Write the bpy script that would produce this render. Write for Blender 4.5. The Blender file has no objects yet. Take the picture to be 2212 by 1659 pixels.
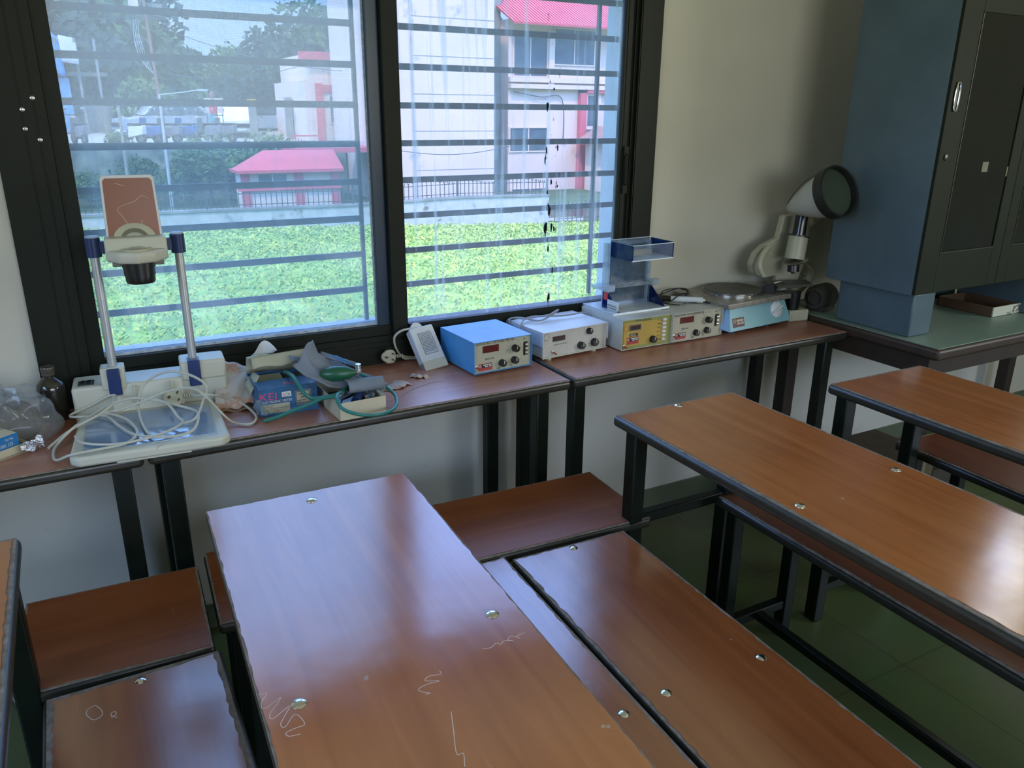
import bpy, bmesh, math, random
from mathutils import Vector, Matrix, noise as mnoise
random.seed(7)
scene = bpy.context.scene
COL = scene.collection
PI = math.pi

# ------------------------------------------------------------------ camera
W_PX, H_PX, F_PX = 2212, 1659, 1708.39
yaw, pitch, roll = 0.505, -0.3313, 0.0086
f_ = Vector((math.sin(yaw)*math.cos(pitch), math.cos(yaw)*math.cos(pitch), math.sin(pitch)))
r0 = Vector((math.cos(yaw), -math.sin(yaw), 0)); u0 = r0.cross(f_)
r_ = math.cos(roll)*r0 + math.sin(roll)*u0
u_ = -math.sin(roll)*r0 + math.cos(roll)*u0
cd = bpy.data.cameras.new('camera'); cam = bpy.data.objects.new('camera', cd); COL.objects.link(cam)
cam.matrix_world = Matrix(((r_.x, u_.x, -f_.x, -0.3209), (r_.y, u_.y, -f_.y, -2.432), (r_.z, u_.z, -f_.z, 1.5574), (0, 0, 0, 1)))
cd.sensor_width = 36.0; cd.lens = F_PX/W_PX*36.0; cd.clip_start = 0.05; cd.clip_end = 300
scene.camera = cam

# ------------------------------------------------------------------ exposure, world
vs = scene.view_settings
vs.view_transform = 'Standard'; vs.look = 'None'; vs.exposure = 0.0; vs.gamma = 1.0; vs.use_curve_mapping = False
scene.cycles.use_denoising = True
scene.cycles.max_bounces = 8; scene.cycles.diffuse_bounces = 4; scene.cycles.glossy_bounces = 3
scene.cycles.transmission_bounces = 6; scene.cycles.transparent_max_bounces = 14
scene.cycles.caustics_reflective = False; scene.cycles.caustics_refractive = False
scene.cycles.sample_clamp_indirect = 25.0

w = bpy.data.worlds.new('sky'); scene.world = w; w.use_nodes = True
nt = w.node_tree; nt.nodes.clear()
N = nt.nodes.new; Lk = nt.links.new
out = N('ShaderNodeOutputWorld'); bg = N('ShaderNodeBackground'); tc = N('ShaderNodeTexCoord')
sep = N('ShaderNodeSeparateXYZ'); Lk(tc.outputs['Generated'], sep.inputs[0])
rp = N('ShaderNodeValToRGB'); Lk(sep.outputs['Z'], rp.inputs['Fac'])
el = rp.color_ramp.elements
el[0].position = 0.0; el[0].color = (0.40, 0.56, 0.78, 1)
el[1].position = 0.14; el[1].color = (0.36, 0.58, 1.08, 1)
for pos, c in ((0.30, (1.15, 2.25, 5.1, 1)), (0.62, (1.35, 2.6, 5.8, 1)), (1.0, (1.1, 1.35, 2.0, 1))):
    e = el.new(pos); e.color = c
ns = N('ShaderNodeTexNoise'); ns.inputs['Scale'].default_value = 3.2; ns.inputs['Detail'].default_value = 6
mp = N('ShaderNodeMapping'); mp.inputs['Scale'].default_value = (1, 1, 3.0)
Lk(tc.outputs['Generated'], mp.inputs[0]); Lk(mp.outputs[0], ns.inputs['Vector'])
cr = N('ShaderNodeValToRGB'); cr.color_ramp.elements[0].position = .48; cr.color_ramp.elements[1].position = .62
Lk(ns.outputs['Fac'], cr.inputs['Fac'])
mx = N('ShaderNodeMix'); mx.data_type = 'RGBA'; mx.blend_type = 'MULTIPLY'
mx.inputs[7].default_value = (1.30, 1.15, 1.02, 1)
Lk(cr.outputs['Color'], mx.inputs[0]); Lk(rp.outputs['Color'], mx.inputs[6])
Lk(mx.outputs[2], bg.inputs['Color']); bg.inputs['Strength'].default_value = 2.3
Lk(bg.outputs[0], out.inputs[0])

# ------------------------------------------------------------------ sun (behind this building), daylight of the right-hand openings, added fill at back and left
def sun(d, e, ang, col):
    l = bpy.data.lights.new('sun', 'SUN'); l.energy = e; l.angle = ang; l.color = col
    o = bpy.data.objects.new('sun', l); COL.objects.link(o)
    o.rotation_euler = Vector(d).to_track_quat('-Z', 'Y').to_euler(); return o
sun((0.45, 0.55, -0.95), 5.6, math.radians(1.5), (1.0, .70, .48))
def area(name, loc, d, sx, sy, e, col):
    l = bpy.data.lights.new(name, 'AREA'); l.shape = 'RECTANGLE'; l.size = sx; l.size_y = sy; l.energy = e; l.color = col
    o = bpy.data.objects.new(name, l); COL.objects.link(o); o.location = loc
    o.rotation_euler = Vector(d).to_track_quat('-Z', 'Y').to_euler(); return o
area('right_window_daylight', (5.12, -3.9, 1.95), (-1, .12, -.02), 1.7, 1.3, 78, (1.0, .95, .76))
area('ventilator_daylight', (4.93, .02, 2.98), (0, -1, 0), .5, .9, 7, (1.0, .90, .70))
area('back_fill_light', (0.9, -6.05, 1.9), (0, 1, -.02), 3.4, 1.3, 60, (1.0, .96, .76))  # added fill lamp at an invented opening behind the camera
area('left_fill_light', (-3.12, -2.6, 1.9), (1, 0, -.02), 2.4, 1.3, 24, (.95, 1.0, .85))  # added fill lamp, its opening in the unseen left wall is invented

# ------------------------------------------------------------------ materials
def s2l(c):
    return tuple(((v/255)/12.92 if v/255 <= .04045 else ((v/255+.055)/1.055)**2.4) for v in c)
MATS = {}
def newmat(name):
    m = bpy.data.materials.new(name); m.use_nodes = True
    return m, m.node_tree, m.node_tree.nodes['Principled BSDF']
def pm(name, col, rough=.5, metal=0., var=.08, scale=12., bump=0., bscale=60., spec=.5, coat=0., ior=1.5, dirt=None, dirt_amt=0., dscale=8.):
    if name in MATS: return MATS[name]
    m, t, b = newmat(name); n = t.nodes.new; k = t.links.new
    tc = n('ShaderNodeTexCoord'); nz = n('ShaderNodeTexNoise'); nz.inputs['Scale'].default_value = scale; nz.inputs['Detail'].default_value = 5
    k(tc.outputs['Object'], nz.inputs['Vector'])
    rp = n('ShaderNodeValToRGB'); k(nz.outputs['Fac'], rp.inputs['Fac'])
    rp.color_ramp.elements[0].position = .3; rp.color_ramp.elements[1].position = .7
    rp.color_ramp.elements[0].color = tuple(c*(1-var) for c in col)+(1,)
    rp.color_ramp.elements[1].color = tuple(min(1, c*(1+var)) for c in col)+(1,)
    last = rp.outputs['Color']
    if dirt:
        nd = n('ShaderNodeTexNoise'); nd.inputs['Scale'].default_value = dscale; nd.inputs['Detail'].default_value = 8; nd.inputs['Roughness'].default_value = .7
        k(tc.outputs['Object'], nd.inputs['Vector'])
        rd = n('ShaderNodeValToRGB'); k(nd.outputs['Fac'], rd.inputs['Fac'])
        rd.color_ramp.elements[0].position = .62-.25*dirt_amt; rd.color_ramp.elements[1].position = .70-.15*dirt_amt
        x = n('ShaderNodeMix'); x.data_type = 'RGBA'; k(rd.outputs['Color'], x.inputs[0]); k(last, x.inputs[6]); x.inputs[7].default_value = tuple(dirt)+(1,)
        last = x.outputs[2]
    k(last, b.inputs['Base Color'])
    b.inputs['Roughness'].default_value = rough; b.inputs['Metallic'].default_value = metal
    b.inputs['Specular IOR Level'].default_value = spec; b.inputs['IOR'].default_value = ior; b.inputs['Coat Weight'].default_value = coat
    if bump:
        nb = n('ShaderNodeTexNoise'); nb.inputs['Scale'].default_value = bscale; nb.inputs['Detail'].default_value = 4; k(tc.outputs['Object'], nb.inputs['Vector'])
        bp = n('ShaderNodeBump'); bp.inputs['Strength'].default_value = bump; bp.inputs['Distance'].default_value = .01
        k(nb.outputs['Fac'], bp.inputs['Height']); k(bp.outputs[0], b.inputs['Normal'])
    MATS[name] = m; return m

def laminate(name, c0, c1, along='y', rough=.27, ior=1.9, wear=.4):
    """orange-brown wood-print laminate, grain along one axis, scuffs and pale wear marks"""
    m, t, b = newmat(name); n = t.nodes.new; k = t.links.new
    tc = n('ShaderNodeTexCoord'); mp = n('ShaderNodeMapping')
    mp.inputs['Scale'].default_value = (26, 1.6, 1) if along == 'y' else (1.6, 26, 1)
    k(tc.outputs['Object'], mp.inputs[0])
    n1 = n('ShaderNodeTexNoise'); n1.inputs['Scale'].default_value = 1.0; n1.inputs['Detail'].default_value = 6; n1.inputs['Distortion'].default_value = .9
    k(mp.outputs[0], n1.inputs['Vector'])
    n2 = n('ShaderNodeTexNoise'); n2.inputs['Scale'].default_value = 2.2; n2.inputs['Detail'].default_value = 3; k(tc.outputs['Object'], n2.inputs['Vector'])
    ad = n('ShaderNodeMath'); ad.operation = 'ADD'; k(n1.outputs['Fac'], ad.inputs[0]); k(n2.outputs['Fac'], ad.inputs[1])
    rp = n('ShaderNodeValToRGB'); mul = n('ShaderNodeMath'); mul.operation = 'MULTIPLY'; mul.inputs[1].default_value = .5
    k(ad.outputs[0], mul.inputs[0]); k(mul.outputs[0], rp.inputs['Fac'])
    rp.color_ramp.elements[0].position = .38; rp.color_ramp.elements[1].position = .62
    rp.color_ramp.elements[0].color = c0+(1,); rp.color_ramp.elements[1].color = c1+(1,)
    # small pale chips
    nc = n('ShaderNodeTexNoise'); nc.inputs['Scale'].default_value = 34; nc.inputs['Detail'].default_value = 2; k(tc.outputs['Object'], nc.inputs['Vector'])
    rc = n('ShaderNodeValToRGB'); k(nc.outputs['Fac'], rc.inputs['Fac']); rc.color_ramp.elements[0].position = .775-.03*wear; rc.color_ramp.elements[1].position = .795
    x = n('ShaderNodeMix'); x.data_type = 'RGBA'; k(rc.outputs['Color'], x.inputs[0]); k(rp.outputs['Color'], x.inputs[6]); x.inputs[7].default_value = (.42, .30, .22, 1)
    # fine scratches
    mp2 = n('ShaderNodeMapping'); mp2.inputs['Scale'].default_value = (90, 5, 1); mp2.inputs['Rotation'].default_value = (0, 0, .7)
    k(tc.outputs['Object'], mp2.inputs[0]); n3 = n('ShaderNodeTexNoise'); n3.inputs['Scale'].default_value = 1.4; k(mp2.outputs[0], n3.inputs['Vector'])
    r3 = n('ShaderNodeValToRGB'); k(n3.outputs['Fac'], r3.inputs['Fac']); r3.color_ramp.elements[0].position = .72; r3.color_ramp.elements[1].position = .80
    r3.color_ramp.elements[1].color = (.35, .35, .35, 1)
    y = n('ShaderNodeMix'); y.data_type = 'RGBA'; k(r3.outputs['Color'], y.inputs[0]); k(x.outputs[2], y.inputs[6]); y.inputs[7].default_value = (.45, .33, .25, 1)
    k(y.outputs[2], b.inputs['Base Color'])
    nr = n('ShaderNodeTexNoise'); nr.inputs['Scale'].default_value = 5; nr.inputs['Detail'].default_value = 6; k(tc.outputs['Object'], nr.inputs['Vector'])
    rr = n('ShaderNodeMapRange'); rr.inputs['To Min'].default_value = rough-.05; rr.inputs['To Max'].default_value = rough+.09; k(nr.outputs['Fac'], rr.inputs[0])
    k(rr.outputs[0], b.inputs['Roughness']); b.inputs['IOR'].default_value = ior
    nb = n('ShaderNodeTexNoise'); nb.inputs['Scale'].default_value = 7; k(tc.outputs['Object'], nb.inputs['Vector'])
    bp = n('ShaderNodeBump'); bp.inputs['Strength'].default_value = .10; bp.inputs['Distance'].default_value = .01
    k(nb.outputs['Fac'], bp.inputs['Height']); k(bp.outputs[0], b.inputs['Normal'])
    MATS[name] = m; return m

def thin_fresnel(n, k, ior):
    # same reflectance from both faces of a thin sheet (no total internal reflection)
    fr = n('ShaderNodeFresnel'); ge = n('ShaderNodeNewGeometry'); ma = n('ShaderNodeMath'); ma.operation = 'MULTIPLY_ADD'
    k(ge.outputs['Backfacing'], ma.inputs[0]); ma.inputs[1].default_value = 1/ior-ior; ma.inputs[2].default_value = ior; k(ma.outputs[0], fr.inputs['IOR'])
    return fr
def pane_mat(name, tint, haze, haze_lo, haze_hi, streak=0., specks=False, mesh=False):
    """thin dirty glass: see-through, a weak mirror, and a dust film that scatters the daylight"""
    m = bpy.data.materials.new(name); m.use_nodes = True; t = m.node_tree; t.nodes.clear(); n = t.nodes.new; k = t.links.new
    out = n('ShaderNodeOutputMaterial'); tr = n('ShaderNodeBsdfTransparent'); tr.inputs[0].default_value = tint+(1,)
    gl = n('ShaderNodeBsdfGlossy'); gl.inputs['Roughness'].default_value = .04
    fr = thin_fresnel(n, k, 1.45)
    m1 = n('ShaderNodeMixShader'); k(fr.outputs[0], m1.inputs[0]); k(tr.outputs[0], m1.inputs[1]); k(gl.outputs[0], m1.inputs[2])
    tl = n('ShaderNodeBsdfTranslucent'); tl.inputs[0].default_value = haze+(1,)
    df = n('ShaderNodeBsdfDiffuse'); df.inputs[0].default_value = tuple(h*.6 for h in haze)+(1,)
    md = n('ShaderNodeMixShader'); md.inputs[0].default_value = .25; k(tl.outputs[0], md.inputs[1]); k(df.outputs[0], md.inputs[2])
    tc = n('ShaderNodeTexCoord')
    nz = n('ShaderNodeTexNoise'); nz.inputs['Scale'].default_value = 3.0; nz.inputs['Detail'].default_value = 6; k(tc.outputs['Object'], nz.inputs['Vector'])
    mr = n('ShaderNodeMapRange'); mr.inputs['From Min'].default_value = .3; mr.inputs['From Max'].default_value = .7
    mr.inputs['To Min'].default_value = haze_lo; mr.inputs['To Max'].default_value = haze_hi; k(nz.outputs['Fac'], mr.inputs[0])
    last = mr.outputs[0]
    if streak:
        mp = n('ShaderNodeMapping'); mp.inputs['Scale'].default_value = (34, 1, 1.3); k(tc.outputs['Object'], mp.inputs[0])
        n2 = n('ShaderNodeTexNoise'); n2.inputs['Scale'].default_value = 1.0; n2.inputs['Detail'].default_value = 4; k(mp.outputs[0], n2.inputs['Vector'])
        r2 = n('ShaderNodeValToRGB'); k(n2.outputs['Fac'], r2.inputs['Fac']); r2.color_ramp.elements[0].position = .54; r2.color_ramp.elements[1].position = .66
        mm = n('ShaderNodeMath'); mm.operation = 'MULTIPLY_ADD'; k(r2.outputs['Color'], mm.inputs[0]); mm.inputs[1].default_value = streak; k(last, mm.inputs[2])
        last = mm.outputs[0]
    if mesh:
        bx = n('ShaderNodeTexBrick'); bx.offset = 0.0; bx.inputs['Scale'].default_value = 1.0
        bx.inputs['Brick Width'].default_value = .0042; bx.inputs['Row Height'].default_value = .0042; bx.inputs['Mortar Size'].default_value = .0009
        mp = n('ShaderNodeMapping'); mp.inputs['Rotation'].default_value = (PI/2, 0, 0); k(tc.outputs['Object'], mp.inputs[0]); k(mp.outputs[0], bx.inputs['Vector'])
        bx.inputs['Color1'].default_value = (0, 0, 0, 1); bx.inputs['Color2'].default_value = (0, 0, 0, 1); bx.inputs['Mortar'].default_value = (1, 1, 1, 1)
        mm = n('ShaderNodeMath'); mm.operation = 'MULTIPLY_ADD'; k(bx.outputs['Color'], mm.inputs[0]); mm.inputs[1].default_value = .11; k(last, mm.inputs[2])
        last = mm.outputs[0]
    m2 = n('ShaderNodeMixShader'); k(last, m2.inputs[0]); k(m1.outputs[0], m2.inputs[1]); k(md.outputs[0], m2.inputs[2])
    fin = m2.outputs[0]
    if specks:
        mp = n('ShaderNodeMapping'); mp.inputs['Scale'].default_value = (60, 1, 11); k(tc.outputs['Object'], mp.inputs[0])
        n3 = n('ShaderNodeTexNoise'); n3.inputs['Scale'].default_value = 1.3; n3.inputs['Detail'].default_value = 3; k(mp.outputs[0], n3.inputs['Vector'])
        mpb = n('ShaderNodeMapping'); mpb.inputs['Scale'].default_value = (7, 1, .35); k(tc.outputs['Object'], mpb.inputs[0])
        n4 = n('ShaderNodeTexNoise'); n4.inputs['Scale'].default_value = 1.0; k(mpb.outputs[0], n4.inputs['Vector'])
        mu = n('ShaderNodeMath'); mu.operation = 'MULTIPLY'; k(n3.outputs['Fac'], mu.inputs[0]); k(n4.outputs['Fac'], mu.inputs[1])
        r3 = n('ShaderNodeValToRGB'); k(mu.outputs[0], r3.inputs['Fac']); r3.color_ramp.elements[0].position = .445; r3.color_ramp.elements[1].position = .452
        dk = n('ShaderNodeBsdfDiffuse'); dk.inputs[0].default_value = (.01, .012, .01, 1)
        m3 = n('ShaderNodeMixShader'); k(r3.outputs['Color'], m3.inputs[0]); k(fin, m3.inputs[1]); k(dk.outputs[0], m3.inputs[2]); fin = m3.outputs[0]
    k(fin, out.inputs[0]); MATS[name] = m; return m

def clear_mat(name, tint, alpha_film=.06, film=(.8, .85, .9), ior=1.5):
    """clear plastic sheet"""
    m = bpy.data.materials.new(name); m.use_nodes = True; t = m.node_tree; t.nodes.clear(); n = t.nodes.new; k = t.links.new
    out = n('ShaderNodeOutputMaterial'); tr = n('ShaderNodeBsdfTransparent'); tr.inputs[0].default_value = tint+(1,)
    gl = n('ShaderNodeBsdfGlossy'); gl.inputs['Roughness'].default_value = .08
    fr = thin_fresnel(n, k, ior)
    m1 = n('ShaderNodeMixShader'); k(fr.outputs[0], m1.inputs[0]); k(tr.outputs[0], m1.inputs[1]); k(gl.outputs[0], m1.inputs[2])
    df = n('ShaderNodeBsdfDiffuse'); df.inputs[0].default_value = film+(1,); tl = n('ShaderNodeBsdfTranslucent'); tl.inputs[0].default_value = film+(1,)
    md = n('ShaderNodeMixShader'); k(df.outputs[0], md.inputs[1]); k(tl.outputs[0], md.inputs[2])
    tc = n('ShaderNodeTexCoord'); nz = n('ShaderNodeTexNoise'); nz.inputs['Scale'].default_value = 20; nz.inputs['Detail'].default_value = 5; k(tc.outputs['Object'], nz.inputs['Vector'])
    mr = n('ShaderNodeMapRange'); mr.inputs['To Min'].default_value = 0; mr.inputs['To Max'].default_value = alpha_film*2; k(nz.outputs['Fac'], mr.inputs[0])
    m2 = n('ShaderNodeMixShader'); k(mr.outputs[0], m2.inputs[0]); k(m1.outputs[0], m2.inputs[1]); k(md.outputs[0], m2.inputs[2]); k(m2.outputs[0], out.inputs[0])
    MATS[name] = m; return m

# ------------------------------------------------------------------ geometry helpers
def catmull(pts, sub=5):
    P = [Vector(p) for p in pts]
    if len(P) < 3: return P
    res = []
    for i in range(len(P)-1):
        a = P[max(i-1, 0)]; b = P[i]; c = P[i+1]; d = P[min(i+2, len(P)-1)]
        for s in range(sub):
            t = s/sub
            res.append(.5*((2*b)+(-a+c)*t+(2*a-5*b+4*c-d)*t*t+(-a+3*b-3*c+d)*t**3))
    res.append(P[-1]); return res
class G:
    def __init__(s): s.bm = bmesh.new()
    def _f(s, vs):
        try: return s.bm.faces.new(vs)
        except ValueError: return None
    def box(s, x0, x1, y0, y1, z0, z1, M=None):
        c = [Vector((x, y, z)) for z in (z0, z1) for x, y in ((x0, y0), (x1, y0), (x1, y1), (x0, y1))]
        if M: c = [M @ p for p in c]
        v = [s.bm.verts.new(p) for p in c]
        for q in ((3, 2, 1, 0), (4, 5, 6, 7), (0, 1, 5, 4), (1, 2, 6, 5), (2, 3, 7, 6), (3, 0, 4, 7)): s._f([v[i] for i in q])
        return s
    def hexa(s, bot, top):
        v = [s.bm.verts.new(Vector(p)) for p in list(bot)+list(top)]
        for q in ((3, 2, 1, 0), (4, 5, 6, 7), (0, 1, 5, 4), (1, 2, 6, 5), (2, 3, 7, 6), (3, 0, 4, 7)): s._f([v[i] for i in q])
        return s
    def prism(s, poly, z0, z1, M=None):
        n = len(poly); lo = [Vector((p[0], p[1], z0)) for p in poly]; hi = [Vector((p[0], p[1], z1)) for p in poly]
        if M: lo = [M @ p for p in lo]; hi = [M @ p for p in hi]
        a = [s.bm.verts.new(p) for p in lo]; b = [s.bm.verts.new(p) for p in hi]
        s._f(a[::-1]); s._f(b)
        for i in range(n): s._f([a[i], a[(i+1) % n], b[(i+1) % n], b[i]])
        return s
    def lathe(s, prof, n=24, M=None, c=(0, 0, 0)):
        M = M or Matrix.Identity(4); c = Vector(c); rings = []
        for r, z in prof:
            if r < 1e-6: rings.append([s.bm.verts.new(c+(M @ Vector((0, 0, z))))])
            else: rings.append([s.bm.verts.new(c+(M @ Vector((r*math.cos(2*PI*i/n), r*math.sin(2*PI*i/n), z)))) for i in range(n)])
        for a, b in zip(rings, rings[1:]):
            for i in range(n):
                j = (i+1) % n
                if len(a) == 1 and len(b) > 1: s._f([a[0], b[j], b[i]])
                elif len(b) == 1 and len(a) > 1: s._f([a[i], a[j], b[0]])
                elif len(a) > 1: s._f([a[i], a[j], b[j], b[i]])
        return s
    def cyl(s, p0, p1, r0, r1=None, n=20):
        r1 = r0 if r1 is None else r1; p0, p1 = Vector(p0), Vector(p1); d = p1-p0
        M = d.to_track_quat('Z', 'Y').to_matrix().to_4x4()
        return s.lathe([(0, 0), (r0, 0), (r1, d.length), (0, d.length)], n, M, p0)
    def tube(s, pts, r, n=8, smooth=True, sub=5):
        P = catmull(pts, sub) if smooth else [Vector(p) for p in pts]
        P = [p for i, p in enumerate(P) if i == 0 or (p-P[i-1]).length > 1e-6]
        rings = []; up = Vector((0, 0, 1)); prev = None
        for i, p in enumerate(P):
            t = (P[min(i+1, len(P)-1)]-P[max(i-1, 0)]).normalized()
            if prev is None:
                a = up.cross(t); a = a if a.length > .05 else Vector((1, 0, 0)).cross(t)
            else: a = prev-t*prev.dot(t)
            a = a.normalized(); prev = a; b = t.cross(a)
            rr = r(i/(len(P)-1)) if callable(r) else r
            rings.append([s.bm.verts.new(p+a*rr*math.cos(2*PI*j/n)+b*rr*math.sin(2*PI*j/n)) for j in range(n)])
        for A, B in zip(rings, rings[1:]):
            for j in range(n): s._f([A[j], A[(j+1) % n], B[(j+1) % n], B[j]])
        s._f(rings[0][::-1]); s._f(rings[-1]); return s
    def grid(s, fn, nu, nv, thick=None):
        v = [[s.bm.verts.new(Vector(fn(i/nu, j/nv))) for j in range(nv+1)] for i in range(nu+1)]
        for i in range(nu):
            for j in range(nv): s._f([v[i][j], v[i+1][j], v[i+1][j+1], v[i][j+1]])
        return s
    def ball(s, c, r, n=16, m=10):
        r = r if hasattr(r, '__len__') else (r, r, r)
        return s.lathe([(math.sin(PI*i/m), -math.cos(PI*i/m)) for i in range(m+1)], n, Matrix.Diagonal((r[0], r[1], r[2], 1)), c)
    def text(s, txt, size, M, ex=.0003, align='LEFT', sx=1.0):
        cu = bpy.data.curves.new('t', 'FONT'); cu.body = txt; cu.size = size; cu.extrude = ex; cu.align_x = align; cu.resolution_u = 2
        o = bpy.data.objects.new('t', cu); COL.objects.link(o); dg = bpy.context.evaluated_depsgraph_get(); dg.update()
        me = bpy.data.meshes.new_from_object(o.evaluated_get(dg)); me.transform(M @ Matrix.Diagonal((sx, 1, 1, 1)))
        s.bm.from_mesh(me); bpy.data.objects.remove(o); bpy.data.curves.remove(cu); bpy.data.meshes.remove(me); return s
    def done(s, name, mat, parent=None, bevel=0., smooth=40, solid=0., sub=0, seg=2):
        bmesh.ops.recalc_face_normals(s.bm, faces=s.bm.faces[:])
        me = bpy.data.meshes.new(name); s.bm.to_mesh(me); s.bm.free()
        o = bpy.data.objects.new(name, me); COL.objects.link(o)
        if parent: o.parent = parent
        if mat: me.materials.append(mat)
        if smooth: me.shade_smooth(); me.set_sharp_from_angle(angle=math.radians(smooth))
        if solid: md = o.modifiers.new('s', 'SOLIDIFY'); md.thickness = solid; md.offset = 0
        if bevel: md = o.modifiers.new('b', 'BEVEL'); md.width = bevel; md.segments = seg; md.limit_method = 'ANGLE'; md.angle_limit = math.radians(35); md.harden_normals = False
        if sub: md = o.modifiers.new('u', 'SUBSURF'); md.levels = sub; md.render_levels = sub
        return o
def tag(o, label, cat, group=None, kind=None):
    if label: o['label'] = label
    if cat: o['category'] = cat
    if group: o['group'] = group
    if kind: o['kind'] = kind
    return o
def thing(name, loc, label, cat, rotz=0., group=None):
    o = bpy.data.objects.new(name, None); o.empty_display_size = .05; COL.objects.link(o); o.location = loc; o.rotation_euler = (0, 0, rotz)
    return tag(o, label, cat, group)
def struct(o): o['kind'] = 'structure'; return o
def copy_tree(o, parent=None):
    c = o.copy(); COL.objects.link(c); c.parent = parent
    for ch in list(o.children): copy_tree(ch, c)
    return c
def T(x, y, z): return Matrix.Translation((x, y, z))
RX = Matrix.Rotation(PI/2, 4, 'X')     # lays a drawing in the xy plane up into the xz plane, facing -y
def bx(x0, x1, y0, y1, z0, z1, name, mat, parent=None, bevel=0., **k):
    return G().box(x0, x1, y0, y1, z0, z1).done(name, mat, parent, bevel, **k)
# ================================================================== the room shell
FZ = -.105; WY = .05; CZ = 3.7
m_wall = pm('wall_paint', (.53, .515, .42), .7, var=.05, scale=3, bump=.03, bscale=90, dirt=(.36, .34, .27), dirt_amt=-.25, dscale=7)
m_low = pm('floor_tile_skirting', (.10, .12, .07), .35, var=.12, scale=4)
def tile_mat():
    m, t, b = newmat('floor_tiles'); n = t.nodes.new; k = t.links.new
    tc = n('ShaderNodeTexCoord'); br = n('ShaderNodeTexBrick'); br.offset = 0; br.inputs['Scale'].default_value = 1
    br.inputs['Brick Width'].default_value = .6; br.inputs['Row Height'].default_value = .6; br.inputs['Mortar Size'].default_value = .003
    k(tc.outputs['Object'], br.inputs['Vector'])
    br.inputs['Color1'].default_value = (.10, .13, .042, 1); br.inputs['Color2'].default_value = (.09, .12, .038, 1); br.inputs['Mortar'].default_value = (.06, .07, .03, 1)
    nz = n('ShaderNodeTexNoise'); nz.inputs['Scale'].default_value = 4; nz.inputs['Detail'].default_value = 8; k(tc.outputs['Object'], nz.inputs['Vector'])
    x = n('ShaderNodeMix'); x.data_type = 'RGBA'; x.blend_type = 'MULTIPLY'; x.inputs[0].default_value = .5; k(br.outputs['Color'], x.inputs[6]); k(nz.outputs['Color'], x.inputs[7])
    k(x.outputs[2], b.inputs['Base Color']); b.inputs['Roughness'].default_value = .38; return m
m_floor = tile_mat()
m_frame = pm('dark_aluminium_frame', (.009, .012, .007), .5, var=.12, scale=30, spec=.2, dirt=(.035, .035, .026), dirt_amt=-.2, dscale=24)
m_frame_side = pm('blue_lit_sash', (.012, .032, .060), .3, var=.1, spec=.6)  # blue daylight on the stile is put into its base colour
m_white_ext = pm('outside_plaster', (.52, .56, .60), .8, var=.12, scale=6, bump=.1)

X0, X1, Y0 = -3.2, 5.2, -6.2
struct(bx(X0-.2, X1+.2, Y0-.2, WY+.35, FZ-.15, FZ, 'floor', m_floor))
struct(bx(X0-.2, X1+.2, Y0-.2, WY+.35, CZ, CZ+.15, 'ceiling', pm('ceiling_paint', (.6, .6, .52), .8)))
# window wall with its opening
WX0, WX1, WZ0, WZ1 = -.462, 1.652, .72, 2.25
g = G(); g.box(X0-.2, X1+.2, WY, WY+.16, CZ, 9.5); g.box(X0, WX0, WY, WY+.16, FZ, CZ).box(WX1, 4.67, WY, WY+.16, FZ, CZ).box(4.67, 5.19, WY, WY+.16, FZ, 2.52).box(4.67, 5.19, WY, WY+.16, 3.44, CZ).box(5.19, X1, WY, WY+.16, FZ, CZ).box(WX0, WX1, WY, WY+.16, FZ, WZ0).box(WX0, WX1, WY, WY+.16, WZ1, CZ)
struct(g.done('wall_front', m_wall, smooth=0))
# skirting
struct(bx(X0, X1, WY-.012, WY, FZ, FZ+.085, 'baseboard_front', m_low))
# right wall with its window and a ventilator
g = G(); g.box(X1, X1+.2, Y0, -4.80, FZ, CZ).box(X1, X1+.2, -4.80, -3.0, FZ, 1.25).box(X1, X1+.2, -4.80, -3.0, 2.65, CZ).box(X1, X1+.2, -3.0, -1.05, FZ, CZ)
g.box(X1, X1+.2, -1.05, WY+.16, FZ, CZ)
struct(g.done('wall_right', m_wall, smooth=0))
g = G(); g.box(X0-.2, X0, Y0, -3.85, FZ, CZ).box(X0-.2, X0, -3.85, -1.35, FZ, 1.2).box(X0-.2, X0, -3.85, -1.35, 2.6, CZ).box(X0-.2, X0, -1.35, WY+.16, FZ, CZ)
struct(g.done('wall_left', m_wall, smooth=0))
g = G(); g.box(X0, -.85, Y0-.2, Y0, FZ, CZ).box(-.85, 2.65, Y0-.2, Y0, FZ, 1.2).box(-.85, 2.65, Y0-.2, Y0, 2.6, CZ).box(2.65, X1, Y0-.2, Y0, FZ, CZ)
struct(g.done('wall_back', m_wall, smooth=0))

# ------------------------------------------------------------------ the window
win = bpy.data.objects.new('window_1', None); COL.objects.link(win); win.location = (0, 0, 0); win['kind'] = 'structure'
FY = .034          # front of the aluminium frame
g = G()
g.box(WX0, -.335, FY, .10, WZ0, WZ1)               # wide left jamb
g.box(-.335, -.296, FY+.008, .12, WZ0, WZ1)
g.box(WX0+.07, WX0+.073, FY-.002, FY, .745, WZ1).box(WX0+.1, WX0+.103, FY-.002, FY, .745, WZ1)
g.box(1.56, WX1, FY, .09, WZ0, WZ1)                # right jamb
g.box(1.508, 1.56, FY+.012, .078, WZ0, WZ1).box(1.553, 1.557, FY-.001, FY+.02, WZ0, WZ1).box(1.535, 1.538, FY+.003, FY+.02, .86, WZ1)
g.box(WX0, WX1, FY+.001, .15, WZ0, .838)           # bottom rail
g.box(-.30, .64, FY+.010, .12, .838, .872)
g.box(.64, 1.51, FY+.004, .12, .838, .868)
for z in (.80, .818): g.box(-.30, .62, FY-.001, FY+.004, z, z+.0018)
g.box(WX0, WX1, FY, .15, 1.975, WZ1)                # head
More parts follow.
